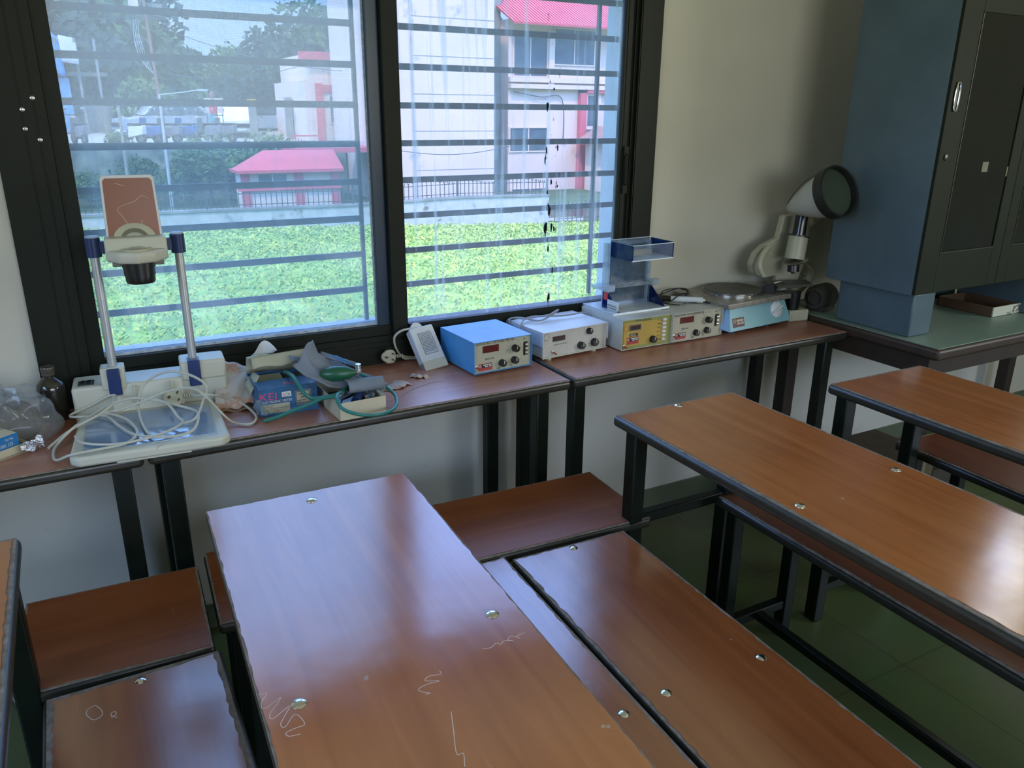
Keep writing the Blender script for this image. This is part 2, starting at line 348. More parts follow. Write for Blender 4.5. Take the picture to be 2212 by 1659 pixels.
fr = g.done('frame', m_frame, win, .0015)
g = G(); g.box(.577, .632, FY-.010, .10, .83, 2.0)  # meeting stile
g.done('mullion', m_frame, win, .003)
g = G(); g.box(.537, .577, FY+.016, .09, .868, 2.0)
g.done('sash_stile', m_frame_side, win, .002)
g = G(); g.box(1.497, 1.509, FY+.014, .078, .86, 2.0)
g.done('sash_stile', m_frame, win, .002)
g = G()
for sx, sz in ((-.361, 1.581), (-.388, 1.553), (-.389, 1.506), (-.360, 1.479)):
    g.lathe([(.0055, 0), (.0055, .002), (.003, .0035), (0, .0035)], 12, Matrix.Rotation(PI/2, 4, 'X'), (sx, FY, sz))
g.done('screw_head', pm('steel_bright', (.6, .6, .58), .3, metal=1.), win)
g = G(); g.tube([(1.522, FY+.01, 1.30), (1.522, FY-.004, 1.305), (1.522, FY-.004, 1.41), (1.522, FY+.01, 1.415)], .0035, smooth=False)
g.box(1.512, 1.532, FY+.004, FY+.013, 1.27, 1.44).done('latch', m_frame, win)
g = G(); g.box(-.30, .538, .070, .074, .872, 2.0)
g.done('pane', pane_mat('screened_left_pane', (.70, .73, .72), (.44, .47, .49), .09, .20, .05, mesh=True), win, smooth=0)
g = G(); g.box(.632, 1.500, .060, .064, .868, 2.0)
g.done('pane', pane_mat('streaky_right_pane', (.80, .78, .79), (.62, .60, .58), .05, .16, .26, specks=True), win, smooth=0)
# dirty sealant edges round the left pane
m_seal = pm('dusty_sealant', (.36, .42, .46), .8, var=.35, scale=60)
G().box(.531, .538, .066, .069, .872, 2.0).box(-.296, .531, .066, .069, .872, .880).done('seal', m_seal, win)

struct(bx(-.95, 2.15, WY+.16, WY+.42, 2.34, 2.42, 'trim_4', m_white_ext))      # concrete sunshade over the window
# outside sill, reveal and security grille
struct(G().box(-.6, .6, WY+.12, WY+.172, .74, .860).box(.6, 1.8, WY+.12, WY+.172, .74, .822).done('trim_1', m_white_ext))
g = G(); g.box(1.602, 1.70, .092, .31, .70, 2.2); struct(g.done('trim_2', m_white_ext))
g = G(); g.box(-.62, -.44, .172, .30, .70, 2.6); struct(g.done('trim_3', m_white_ext))
m_grille = pm('grille_paint', (.085, .10, .105), .55, var=.2, scale=40, dirt=(.2, .22, .22), dirt_amt=.1, dscale=30)
gr = thing('window_grille', (0, .19, 0), 'dark steel security grille of flat horizontal bars outside the window', 'grille')
for k in range(-1, 10):
    z = .972+.1206*k
    if z < .87: continue
    bx(-.46, .548, -.003, .003, z-.010, z+.010, 'bar', m_grille, gr)
    bx(.60, 1.603, -.003, .003, z-.010, z+.010, 'bar', m_grille, gr)
for x in (-.30, .541, .605, 1.480): bx(x-.006, x+.006, -.007, .007, .862, 2.25, 'post', m_grille, gr)

# ================================================================== tables, desks and benches
LAM_D = laminate('desk_laminate', (.30, .090, .022), (.43, .150, .040), 'y', rough=.17, wear=.5, ior=2.15)
LAM_B = laminate('bench_laminate', (.23, .068, .019), (.34, .115, .034), 'y', rough=.18, ior=2.1, wear=.8)
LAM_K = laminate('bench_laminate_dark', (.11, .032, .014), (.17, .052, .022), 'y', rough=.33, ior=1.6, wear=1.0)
LAM_X = laminate('bench_laminate_cross', (.19, .055, .016), (.28, .088, .027), 'x', rough=.36, ior=1.6, wear=.6)
LAM_S = laminate('side_table_laminate', (.28, .11, .062), (.38, .17, .10), 'x', rough=.34, ior=1.75, wear=.9)
m_tube = pm('black_green_enamel', (.004, .008, .004), .34, var=.2, scale=40, spec=.3, dirt=(.03, .035, .03), dirt_amt=-.2, dscale=30)
m_rim = pm('dark_brown_rim', (.026, .024, .016), .33, var=.2, scale=30, spec=.6, dirt=(.28, .26, .21), dirt_amt=-.36, dscale=34)
m_rivet = pm('chrome_rivet', (.75, .75, .72), .18, metal=1., var=.02)
m_ply = pm('raw_chipped_board', (.20, .17, .135), .8, var=.35, scale=60)
def rag(L, n, amp, rnd): return [rnd.uniform(-amp, amp*.15) for _ in range(n)]
def table(name, label, cat, x, y, rot, w, L, z, lam, group=None, leg=.045, rivets=(), rails=True, inset=(.03, .03, .09, .09), rim=.034, low=None, stretch=True, rag_amp=.004, seed=1, edge=.007):
    """local frame: far-left corner of the top at the origin, x to the right, the long or near side towards -y"""
    t = thing(name, (x, y, FZ), label, cat, rot, group); h = z-FZ; rnd = random.Random(seed)
    # rounded tubular rim
    bx(0, w, -L, 0, h-rim, h-.003, 'rim', m_rim, t, .011, seg=4)
    # laminate sheet with chipped edges
    pts = []
    nx, ny = max(4, int(w/.015)), max(4, int(L/.015))
    for i in range(nx): pts.append((edge+(w-2*edge)*i/nx, -edge+rnd.uniform(-rag_amp, 0)))
    for i in range(ny): pts.append((w-edge-rnd.uniform(0, rag_amp), -edge-(L-2*edge)*i/ny))
    for i in range(nx): pts.append((w-edge-(w-2*edge)*i/nx, -L+edge+rnd.uniform(0, rag_amp)))
    for i in range(ny): pts.append((edge+rnd.uniform(0, rag_amp), -L+edge+(L-2*edge)*i/ny))
    G().prism([(edge*.5, -edge*.5), (w-edge*.5, -edge*.5), (w-edge*.5, -L+edge*.5), (edge*.5, -L+edge*.5)], h-.004, h-.0012).done('board', m_ply, t)
    G().prism(pts[::-1], h-.002, h).done('laminate_top', lam, t, smooth=0)
    l, r, fa, ne = inset; a = leg/2
    for lx in (l+a, w-r-a):
        for ly in (-fa-a, -L+ne+a):
            bx(lx-a, lx+a, ly-a, ly+a, 0, h-rim+.002, 'leg', m_tube, t, .004)
    c = .016; zl = (low if low is not None else .15)
    for ly in (-fa-a, -L+ne+a) if rails else (): bx(l+leg, w-r-leg, ly-c, ly+c, zl-c, zl+c, 'cross_rail', m_tube, t, .004)
    if stretch:
        if w < L: bx(w/2-.015, w/2+.015, -L+ne+a+c, -fa-a-c, zl-.015, zl+.015, 'stretcher', m_tube, t, .006)
    for px, py in rivets:
        G().lathe([(.0115, -.001), (.0113, .0008), (.0085, .0032), (.004, .0044), (0, .0047)], 20, None, (px, py, h)).done('rivet', m_rivet, t)
    return t
def loc_in(t, X, Y):
    c, s = math.cos(-t.rotation_euler[2]), math.sin(-t.rotation_euler[2]); dx, dy = X-t.location[0], Y-t.location[1]
    return (c*dx-s*dy, s*dx+c*dy)
def rivet_at(t, pts, h):
    for X, Y in pts:
        px, py = loc_in(t, X, Y)
        G().lathe([(.0115, -.001), (.0113, .0008), (.0085, .0032), (.004, .0044), (0, .0047)], 20, None, (px, py, h-FZ)).done('rivet', m_rivet, t)
GD = 'student desks in rows'
d1 = table('desk', 'long orange-brown desk in the middle with shiny reflection and white scribbled scratches', 'desk', -.165, -.804, -.039, .447, 1.55, .75, LAM_D, GD, seed=3, edge=.0035, rag_amp=.003, inset=(.03, .03, .16, .09), rim=.026)
rivet_at(d1, [(.048, -.862), (.206, -1.417), (-.138, -1.476)], .75)
d2 = table('desk', 'long orange-brown desk right of the middle with blue-lit rounded left rim', 'desk', .940, -.742, -.006, .447, 1.75, .75, LAM_D, GD, seed=4, inset=(.012, .03, .05, .09), edge=.013, low=.55, stretch=False)
rivet_at(d2, [(1.154, -.771), (.979, -1.384), (1.33, -1.361)], .75)
d3 = table('desk', 'orange-brown desk with chipped rim at the right edge before the cupboard table', 'desk', 1.709, -.8335, -.014, .447, 1.6, .75, LAM_D, GD, seed=5, inset=(.012, .03, .03, .09), edge=.013, low=.12, stretch=False)
d0 = table('desk', 'desk at the left border with a pale blue edge strip', 'desk', -.952, -.738, .0, .447, 1.6, .75, LAM_D, GD, seed=6, edge=.012, inset=(.03, .012, .06, .09))
GB = 'low benches between the desks'
bA = table('bench', 'low bench half hidden under the right side of the middle desk', 'bench', .197, -.815, -.036, .352, 1.45, .45, LAM_B, GB, seed=7, leg=.04, rag_amp=.006)
rivet_at(bA, [(.479, -1.447)], .45)
bB = table('bench', 'low bench right beside the middle desk, lit blue at its far left corner', 'bench', .556, -.848, -.036, .354, 1.5, .45, LAM_B, GB, seed=8, leg=.04, rag_amp=.006)
rivet_at(bB, [(.731, -.879), (.842, -1.45), (.59, -1.44)], .45)
bC = table('bench', 'low scratched bench in the lower left with a peeling grey left edge', 'bench', -.514, -.866, .0, .34, 1.3, .45, LAM_B, GB, seed=9, leg=.04, edge=.016, rag_amp=.006)
rivet_at(bC, [(-.338, -.900)], .45)
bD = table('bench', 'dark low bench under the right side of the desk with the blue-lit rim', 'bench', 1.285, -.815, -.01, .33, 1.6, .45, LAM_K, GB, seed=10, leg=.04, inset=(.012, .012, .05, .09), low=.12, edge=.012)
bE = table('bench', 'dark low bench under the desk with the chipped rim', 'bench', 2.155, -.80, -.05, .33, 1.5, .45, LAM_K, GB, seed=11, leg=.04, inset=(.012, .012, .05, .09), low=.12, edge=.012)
GS = 'short benches standing along the window wall'
bF = table('bench', 'reddish bench parallel to the wall, right of the middle desk', 'bench', -.148, -.437, -.050, 1.193, .345, .45, LAM_X, GS, seed=12, leg=.04, stretch=False, rails=False, inset=(.03, .03, .03, .03))
bG = table('bench', 'brown bench parallel to the wall at the left under the side table', 'bench', -.553, -.478, -.045, .385, .362, .45, LAM_X, GS, seed=13, leg=.04, stretch=False, rails=False, inset=(.03, .03, .03, .03))
GT = 'narrow side tables along the window wall'
HS = .743
t1 = table('side_table', 'narrow side table in the middle under the blue instrument and open boxes', 'table', -.242, .038, .0, 1.256, .452, HS, LAM_S, GT, seed=14, inset=(.03, .07, .04, .02), stretch=False, rails=False)
t2 = table('side_table', 'narrow side table under the window at the right carrying the cream instruments and balance', 'table', 1.028, .038, .0, 1.292, .452, HS, LAM_S, GT, seed=15, inset=(.012, .05, .04, .02), stretch=False, rails=False)
t0 = table('side_table', 'narrow side table at the left carrying the plastic bag', 'table', -1.52, .038, .0, 1.268, .452, HS, LAM_S, GT, seed=16, inset=(.03, .03, .04, .02), stretch=False, rails=False)
# scribbles scratched into the middle desk
m_scr = pm('pale_scratch', (.62, .50, .42), .6)
def scratch(t, h, pts, r=.0006):
    L = [loc_in(t, X, Y)+(h-FZ+.0001,) for X, Y in pts]
    g = G().tube(L, r, 5); 
    for v in g.bm.verts: v.co.z = h-FZ+(v.co.z-(h-FZ))*.35
    g.done('scratch', m_scr, t)
for P_ in ([(-0.185, -1.43), (-0.174, -1.433), (-0.185, -1.448), (-0.184, -1.463), (-0.158, -1.45), (-0.166, -1.462), (-0.18, -1.478), (-0.177, -1.488), (-0.15, -1.473), (-0.163, -1.492), (-0.171, -1.505), (-0.166, -1.512), (-0.148, -1.494), (-0.141, -1.519), (-0.154, -1.521), (-0.168, -1.524), (-0.166, -1.532), (-0.151, -1.535)],
           [(0.069, -1.506), (0.067, -1.514), (0.05, -1.51), (0.041, -1.517), (0.06, -1.527), (0.04, -1.525), (0.025, -1.529), (0.028, -1.537), (0.037, -1.545), (0.03, -1.544)],
           [(0.23, -1.486), (0.214, -1.488), (0.216, -1.496), (0.207, -1.484), (0.196, -1.489), (0.203, -1.496), (0.19, -1.489), (0.181, -1.494), (0.176, -1.488), (0.164, -1.494), (0.151, -1.491)],
           [(0.048, -1.594), (0.036, -1.628), (0.022, -1.668), (0.03, -1.672), (0.022, -1.693)]):
    scratch(d1, .75, P_)
for P_ in ([(-0.422, -0.937), (-0.413, -0.954), (-0.412, -0.972), (-0.426, -0.979), (-0.438, -0.957), (-0.435, -0.942), (-0.423, -0.936)],
           [(-0.395, -0.989), (-0.396, -0.975), (-0.389, -0.974), (-0.388, -0.984), (-0.394, -0.985), (-0.387, -0.993)]):
    scratch(bC, .45, P_, .0008)

# ================================================================== instruments on the side tables
m_cream = pm('cream_plastic', (.50, .50, .40), .42, var=.06, scale=8, dirt=(.28, .26, .18), dirt_amt=-.1)
m_creamD = pm('aged_cream_plastic', (.42, .41, .29), .45, var=.08, scale=10, dirt=(.22, .2, .13), dirt_amt=0.)
m_white = pm('white_enamel', (.58, .61, .62), .35, var=.05, dirt=(.32, .32, .28), dirt_amt=-.15)
m_grey = pm('grey_white_enamel', (.50, .52, .47), .4, var=.06, dirt=(.28, .27, .22), dirt_amt=-.12)
m_blue = pm('sky_blue_enamel', (.055, .27, .56), .36, var=.08, scale=20, dirt=(.35, .45, .5), dirt_amt=-.18, dscale=30)
m_navy = pm('navy_plastic', (.010, .028, .11), .35, var=.1)
m_knob = pm('black_knob', (.012, .013, .011), .35, var=.1)
m_black = pm('black_plastic', (.008, .009, .008), .3, var=.1)
m_red = pm('red_display_window', (.10, .016, .014), .2, var=.05)
m_dred = pm('dark_display_window', (.030, .010, .007), .2, var=.05)
m_panel = pm('brushed_ivory_panel', (.38, .37, .27), .4, var=.08, scale=12)
m_gold = pm('mustard_panel', (.44, .30, .065), .38, var=.14, scale=6)
m_ink = pm('black_ink', (.02, .02, .02), .6, var=0)
m_inkgrey = pm('grey_ink', (.16, .16, .15), .6, var=0)
m_inkred = pm('red_ink', (.38, .05, .05), .5, var=.05)
m_inkwhite = pm('white_ink', (.6, .6, .56), .6, var=.03)
m_steel = pm('worn_steel', (.42, .41, .37), .38, metal=.9, var=.2, scale=20)
m_chrome = pm('chrome', (.75, .75, .74), .15, metal=1., var=.03)
def front(x, y, z, rot=0): return T(x, y, z) @ RX
def knob(p, x, z, y0, r=.0125, d=.016, skirt=0, mk=None):
    g = G()
    R = Matrix.Rotation(PI/2, 4, 'X')
    if skirt: g.lathe([(0, 0), (skirt, 0), (skirt, .003), (0, .003)], 24, R, (x, y0, z)); s = g.done('dial', m_panel if mk is None else mk, p); g = G()
    prof = [(0, 0)]+[(r, 0), (r, .001), (r*.96, d*.8), (r*.85, d), (0, d)]
    g.lathe(prof, 20, R, (x, y0-(.003 if skirt else 0), z))
    k = g.done('knob', m_knob, p, smooth=30)
    G().box(x-.0007, x+.0007, y0-d-.0040, y0-d+.001-(.003 if skirt else 0), z, z+r*.8).done('pointer', m_inkwhite, k)
def ticks(p, x, z, y0, r, n=9, m=None):
    g = G()
    for i in range(n):
        a = math.radians(225-270*i/(n-1)); cx, cz = x+r*math.cos(a), z+r*math.sin(a)
        g.box(cx-.0012, cx+.0012, y0-.0004, y0, cz-.001, cz+.001)
    g.done('dial_marks', m or m_ink, p, smooth=0)
def toggle(p, x, z, y0):
    g = G(); R = Matrix.Rotation(PI/2, 4, 'X'); g.lathe([(0, 0), (.0055, 0), (.0055, .003), (.003, .004), (0, .004)], 12, R, (x, y0, z)).done('switch_collar', m_steel, p)
    G().cyl((x, y0-.003, z), (x+.005, y0-.016, z-.006), .002, .0032, 10).done('switch_lever', pm('red_lever', (.35, .05, .04), .4), p)
def plate_label(p, x, z, y0, w_, h_, name='maker_plate', c1=None):
    bx(x, x+w_, y0-.0006, y0, z, z+h_, name, m_inkred, p)
    l = bx(x+w_*.22, x+w_*.98, y0-.0010, y0-.0005, z+h_*.42, z+h_*.96, 'plate_field', m_ink, p)
    g = G()
    for a, b, c, d in ((.34, .95, .74, .88), (.46, .68, .50, .64), (.76, .92, .50, .64)): g.box(x+w_*a, x+w_*b, y0-.0014, y0-.0009, z+h_*c, z+h_*d)
    g.done('plate_text', m_inkwhite, p)
    G().lathe([(w_*.075, 0), (w_*.075, .0004), (w_*.05, .0004), (w_*.05, 0)], 14, Matrix.Rotation(PI/2, 4, 'X'), (x+w_*.11, y0-.0006, z+h_*.7)).done('plate_emblem', m_inkwhite, p)
def feet(p, w_, d_, h_, mat, r=.009):
    for fx in (.025, w_-.025):
        for fy in (.02, d_-.02): G().cyl((fx, fy, 0), (fx, fy, h_+.001), r, r, 12).done('foot', mat, p)

def case(p, w_, d_, h0, h_, mat, pmat, lip=.006, rec=.008, bev=.002):
    """open-fronted sheet-metal shell with a recessed front panel; returns the panel's y"""
    g = G(); t_ = .0018
    g.box(0, w_, 0, d_, h0, h0+t_).box(0, w_, 0, d_, h0+h_-t_, h0+h_).box(0, t_, 0, d_, h0, h0+h_).box(w_-t_, w_, 0, d_, h0, h0+h_).box(0, w_, d_-t_, d_, h0, h0+h_)
    g.done('case', mat, p, .0008)
    bx(lip*.4, w_-lip*.4, rec, rec+.003, h0+t_, h0+h_-t_, 'front_panel', pmat, p)
    return rec
def meter(name, x, y, rot, w_, d_, h_, z0, mat, lab, title, group, big=False):
    p = thing(name, (x, y, z0), lab, 'meter', rot, group)
    f0 = .006; feet(p, w_, d_, f0, m_black)
    y0 = case(p, w_, d_, f0, h_-f0, mat, m_panel)
    X = lambda u: u*w_
    Zf = lambda v: f0+v*(h_-f0)
    bx(X(.16), X(.43), y0-.0022, y0, Zf(.62), Zf(.84), 'display', m_red, p, .0006)
    G().text(title, .0125, front(X(.04), y0-.0003, Zf(.885)), align='LEFT', sx=.92).done('title', m_ink, p, smooth=0)
    G().text('MDO-04', .0088, front(X(.20), y0-.0003, Zf(.39))).done('model_lettering', m_ink, p, smooth=0)
    G().text('ON', .0062, front(X(.02), y0-.0003, Zf(.06))).text('ZERO', .0062, front(X(.40), y0-.0003, Zf(.04))).text('CAL', .0062, front(X(.62), y0-.0003, Zf(.06))).text('mg/l', .005, front(X(.86), y0-.0003, Zf(.86))).text('C', .005, front(X(.88), y0-.0003, Zf(.30))).done('panel_lettering', m_ink, p, smooth=0)
    knob(p, X(.70), Zf(.64), y0, .0125, .018, .019); ticks(p, X(.70), Zf(.66), y0, .026, 10)
    knob(p, X(.485), Zf(.22), y0, .0125, .016); knob(p, X(.70), Zf(.25), y0, .0125, .016)
    toggle(p, X(.045), Zf(.22), y0)
    plate_label(p, X(.09), Zf(.06), y0, .052 if big else .05, .024)
    # thumb-wheel selector
    bx(X(.865), X(.935), y0-.001, y0, Zf(.34), Zf(.78), 'selector_slot', m_black, p)
    g = G()
    for i in range(3): g.cyl((X(.885), y0-.001, Zf(.42+.13*i)), (X(.93), y0-.001, Zf(.42+.13*i)), .0065, .0065, 16)
    g.done('thumb_wheel', m_steel, p)
    return p
GI = 'bench meters with knobs'
meter('oxygen_meter', .7498, -.243, .0597, .2235, .236, .113, HS, m_blue, 'blue box meter with a red display on the side table', 'DISSOLVED OXYGEN METER', GI, True)
meter('oxygen_meter', 1.571, -.2364, .0142, .2477, .225, .1128, HS, m_grey, 'cream meter with red display between the mustard-panel meter and the balance', 'DISSOLVED OXYGEN METER', GI)
# white low meter
p = thing('bench_meter', (1.0263, -.2097, HS), 'low white meter with a small dark display and coiled grey lead on top', 'meter', .094, GI)
w_, d_, h0, h_ = .290, .208, .010, .094
for fx in (.04, w_-.05):
    for fy in (.02, d_-.03): G().cyl((fx, fy, 0), (fx, fy, h0+.001), .011, .011, 14).done('foot', m_creamD, p)
bx(.004, w_-.004, .0072, d_-.002, h0, h0+.052, 'lower_case', m_cream, p, .003)
g = G(); g.box(0, w_, -.002, d_, h0+h_-.0025, h0+h_).box(0, .0025, -.002, d_, h0+.042, h0+h_).box(w_-.0025, w_, -.002, d_, h0+.034, h0+h_).box(0, w_, d_-.002, d_, h0+.042, h0+h_)
g.done('lid', m_white, p, .001)
bx(.003, w_-.003, .004, .008, h0+.004, h0+h_-.003, 'front_panel', pm('pale_grey_panel', (.46, .45, .40), .4), p)
G().box(.0, w_-.002, -.001, .004, h0, h0+.004).box(w_-.018, w_-.016, .002, .0045, h0+.006, h0+h_-.004).done('trim_strip', m_cream, p, .001)
bx(.045, .098, .0015, .004, h0+.056, h0+.074, 'display', m_dred, p, .0006)
G().text('CONDUCTIVITY METER', .0055, front(.048, .0037, h0+.042)).text('ON', .004, front(.042, .0037, h0+.008)).done('panel_lettering', m_inkgrey, p, smooth=0)
toggle(p, .046, h0+.020, .004)
knob(p, .205, h0+.073, .004, .012, .013); knob(p, .168, h0+.026, .004, .0135, .018); knob(p, .230, h0+.028, .004, .0150, .014); ticks(p, .230, h0+.030, .004, .021, 9)
G().lathe([(.011, 0), (.0125, .0004), (.011, .0006)], 20, Matrix.Rotation(PI/2, 4, 'X'), (.018, .004, h0+.075)).done('logo_ring', m_inkgrey, p)
# mustard meter
p = thing('bench_meter', (1.3427, -.2321, HS), 'meter with a mustard front panel carrying the clear acrylic tank', 'meter', .0043, GI)
w_, d_, h_ = .2296, .262, .116
feet(p, w_, d_, .004, m_black); y0 = case(p, w_, d_, .004, h_-.004, m_grey, pm('green_mustard_margin', (.25, .26, .08), .4), .006, .006)
bx(.012, w_-.028, y0-.001, y0, .016, h_-.014, 'control_plate', m_gold, p)
yp = y0-.001
bx(.034, .087, yp-.003, yp, .072, .095, 'display_frame', m_inkgrey, p, .002); bx(.038, .083, yp-.0036, yp-.002, .0755, .0915, 'display', m_dred, p)
G().box(.038, .075, yp-.001, yp, .0515, .0615).done('model_plate', m_ink, p); G().text('MDE 03', .0075, front(.041, yp-.0012, .0537)).done('model_lettering', m_inkwhite, p, smooth=0)
G().text('WATER ANALYZER', .0085, front(.06, y0-.0003, h_-.0125)).done('title', m_ink, p, smooth=0)
plate_label(p, .027, .022, yp, .052, .026)
toggle(p, .012, .020, yp); knob(p, .143, .030, yp, .0135, .016)
G().lathe([(.009, 0), (.0115, .0004), (.009, .0006)], 20, Matrix.Rotation(PI/2, 4, 'X'), (.022, yp, .083)).done('logo_ring', pm('orange_ink', (.45, .18, .03), .5), p)
for i in range(6):
    z = .0255+.0148*i
    bx(.182, .199, yp-.009, yp, z-.0045, z+.0045, 'push_button', m_white, p, .002)
    G().text(('TEMP', 'D.O.', 'SAL', 'TDS', 'COND', 'pH')[i], .0045, front(.163, yp-.0003, z-.001)).done('button_lettering', m_ink, p, smooth=0)
G().text('ON', .004, front(.008, yp-.0003, .010)).done('panel_lettering', m_ink, p, smooth=0)

# grey lead lying on the white meter
m_lead = pm('grey_lead', (.22, .24, .26), .45, var=.06)
g = G().tube([(1.004, -.01, .80), (1.005, 0.004, .845), (1.040, -.020, .858), (1.080, -.083, .856), (1.138, -.061, .858), (1.175, -.060, .876), (1.178, -.055, .878), (1.125, -.070, .866), (1.093, -.024, .857), (1.039, -.054, .857), (1.012, -.085, .853), (.996, -.10, .835)], .0032)
g.tube([(1.0, -.015, .83), (1.012, -.012, .857), (1.054, -.048, .858), (1.109, -.047, .861), (1.175, -.061, .858), (1.230, -.064, .857), (1.285, -.058, .858), (1.297, -.070, .856)], .0032)
tag(g.done('lead_cable', m_lead, None), 'thin grey cable looped over the low white meter', 'cable')

# ------------------------------------------------------------------ acrylic tank stand on the mustard meter
A_clear = clear_mat('clear_acrylic', (.88, .93, .95), .10); A_frost = clear_mat('frosted_acrylic', (.78, .84, .86), .38, (.75, .82, .88))
A_smoke = clear_mat('smoky_backing', (.42, .50, .54), .30, (.30, .36, .40)); A_navy = clear_mat('navy_acrylic', (.02, .05, .18), .62, (.010, .045, .20), 1.6)
p = thing('gel_tank_stand', (1.355, -.158, HS+.116), 'clear acrylic gel tank stand with navy triangular braces and upper tray', 'lab stand', .02)
bx(0, .262, 0, .232, 0, .007, 'base_plate', pm('frosted_plate', (.42, .47, .48), .3, var=.08), p, .001)
bx(.045, .250, .115, .119, .007, .245, 'back_panel', A_clear, p)
bx(.060, .225, .108, .1145, .02, .235, 'inner_panel', A_smoke, p)
for x in (.036, .046, .232, .242): bx(x, x+.004, .10, .128, .007, .245, 'upright_strip', A_frost, p, .0005)
for x in (.030, .244): G().prism([(.008, .007), (.112, .007), (.112, .075), (.095, .075)], x, x+.004, Matrix(((0, 0, 1, 0), (1, 0, 0, 0), (0, 1, 0, 0), (0, 0, 0, 1)))).done('brace', A_navy, p)
bx(.004, .272, .085, .15, .078, .090, 'cross_bar', A_frost, p, .001)
bx(.012, .050, .062, .088, .073, .095, 'clamp_block', A_frost, p, .001); bx(.236, .274, .075, .105, .073, .098, 'clamp_block', A_frost, p, .001)
# upper open tray
tz = .196
for x in (.056, .242): bx(x, x+.004, -.02, .108, tz, tz+.058, 'tray_side', A_navy, p)
bx(.060, .242, -.02, .108, tz, tz+.004, 'tray_floor', A_frost, p); bx(.060, .242, -.02, -.017, tz, tz+.056, 'tray_front', A_clear, p); bx(.060, .242, .104, .108, tz, tz+.062, 'tray_back', A_clear, p)
bx(.10, .21, .06, .085, tz+.004, tz+.022, 'gel_comb', pm('tan_comb', (.42, .33, .2), .5), p)
g = G(); E_ = .0012
for a in ((.056, .246, -.022, -.019, tz+.055, tz+.057), (.056, .246, .106, .109, tz+.060, tz+.062), (.056, .246, -.022, -.019, tz-.001, tz+.002), (0, .262, -.001, .001, 0, .007), (.261, .263, 0, .1, 0, .007), (.056, .059, -.02, .108, tz+.056, tz+.058)): G().box(*a).done('polished_edge', pm('bright_acrylic_edge', (.72, .80, .82), .25), p)
bx(.026, .0295, .01, .075, .010, .044, 'sticker', m_inkwhite, p); bx(.0245, .026, .012, .073, .008, .030, 'sticker_field', m_grey, p)
MS = T(.0243, .071, .022) @ Matrix.Rotation(-PI/2, 4, 'Z') @ RX
G().text('VERTICAL GEL', .0078, MS, .0002).text('ELECTROPHORESIS', .0062, T(0, 0, -.009) @ MS, .0002).done('sticker_lettering', m_ink, p, smooth=0)
bx(.026, .0298, .078, .100, .040, .066, 'red_terminal_label', pm('red_plastic', (.55, .04, .05), .4), p)

# ------------------------------------------------------------------ probe pen with black lead
p = thing('probe_pen', (1.60, -.14, HS+.1128), 'white cylindrical probe lying on the cream meter', 'probe', 0)
D = Vector((.107, -.088, 0)).normalized()
a = Vector((.095, .075, .0135)); 
G().cyl(a, a+D*.125, .0115, .0115, 18).done('barrel', m_white, p)
G().cyl(a-D*.034, a+D*.001, .0125, .0118, 18).done('grip', m_black, p)
G().cyl(a+D*.125, a+D*.135, .010, .006, 18).done('tip', m_steel, p)
g = G().tube([(1.70, .02, .87), (1.682, -.020, .866), (1.703, -.004, .885), (1.750, -.010, .893), (1.797, -.033, .893), (1.776, -.078, .885), (1.729, -.084, .888), (1.669, -.094, .868), (1.664, -.040, .868), (1.641, -.090, .864), (1.675, -.134, .861), (1.730, -.130, .862), (1.76, -.145, .862)], .0026)
g.tube([(1.64, .02, .85), (1.681, .016, .862), (1.742, .022, .872), (1.777, -.009, .890), (1.785, -.055, .89), (1.768, -.076, .868), (1.80, -.15, .861), (1.812, -.165, .861)], .0026)
tag(g.done('probe_cable', m_black, None), 'coiled thin black cable beside the white probe', 'cable')

# ------------------------------------------------------------------ balance
m_aqua = pm('pale_aqua_enamel', (.20, .40, .43), .38, var=.05); m_tray = pm('scuffed_tray_steel', (.30, .28, .24), .45, metal=.5, var=.25, scale=25)
p = thing('laboratory_balance', (1.835, -.262, HS), 'pale aqua balance with a round weighing pan and white dial', 'balance', .098)
w_, d_ = .355, .285; zt = .108
G().hexa([(.0, .0, .018), (w_+.012, .0, .018), (w_+.012, d_, .018), (0, d_, .018)], [(.012, .026, zt), (w_-.012, .026, zt), (w_-.012, d_-.01, zt), (.012, d_-.01, zt)]).done('housing', m_aqua, p, .003)
G().hexa([(-.028, .05, .03), (.001, .001, .018), (.001, d_, .018), (-.028, d_-.02, .03)], [(.0, .06, zt), (.014, .027, zt), (.014, d_-.02, zt), (0, d_-.02, zt)]).done('side_panel', pm('light_blue_enamel', (.18, .36, .62), .38), p, .002)
bx(-.016, w_+.002, .004, d_+.005, zt, zt+.021, 'tray', m_tray, p, .004)
for fx in (.06, w_-.08): G().cyl((fx, .05, 0), (fx, .05, .02), .020, .020, 16).done('foot', m_black, p)
for fx in (.06, w_-.08): G().cyl((fx, d_-.05, 0), (fx, d_-.05, .02), .020, .020, 16).done('foot', m_black, p)
G().lathe([(0, zt+.020), (.108, zt+.020), (.108, zt+.027), (.116, zt+.032), (.116, zt+.0335), (.100, zt+.033), (0, zt+.033)], 48, None, (.175, .155, 0)).done('pan_ring', m_chrome, p)
G().lathe([(0, zt+.033), (.113, zt+.033), (.114, zt+.037), (0, zt+.0375)], 48, None, (.175, .155, 0)).done('weighing_pan', pm('dark_worn_pan', (.10, .095, .08), .5, metal=.3, var=.25, scale=30), p)
nrm = Vector((0, -(zt-.018), .026)).normalized(); Mq = (nrm).to_track_quat('Z', 'Y').to_matrix().to_4x4()
cx, cz = w_*.79, .072; cy = (cz-.018)/(zt-.018)*.026
k = G().lathe([(0, 0), (.034, 0), (.034, .006), (.030, .009), (0, .009)], 32, Mq, (cx, cy, cz)).done('dial_knob', m_white, p)
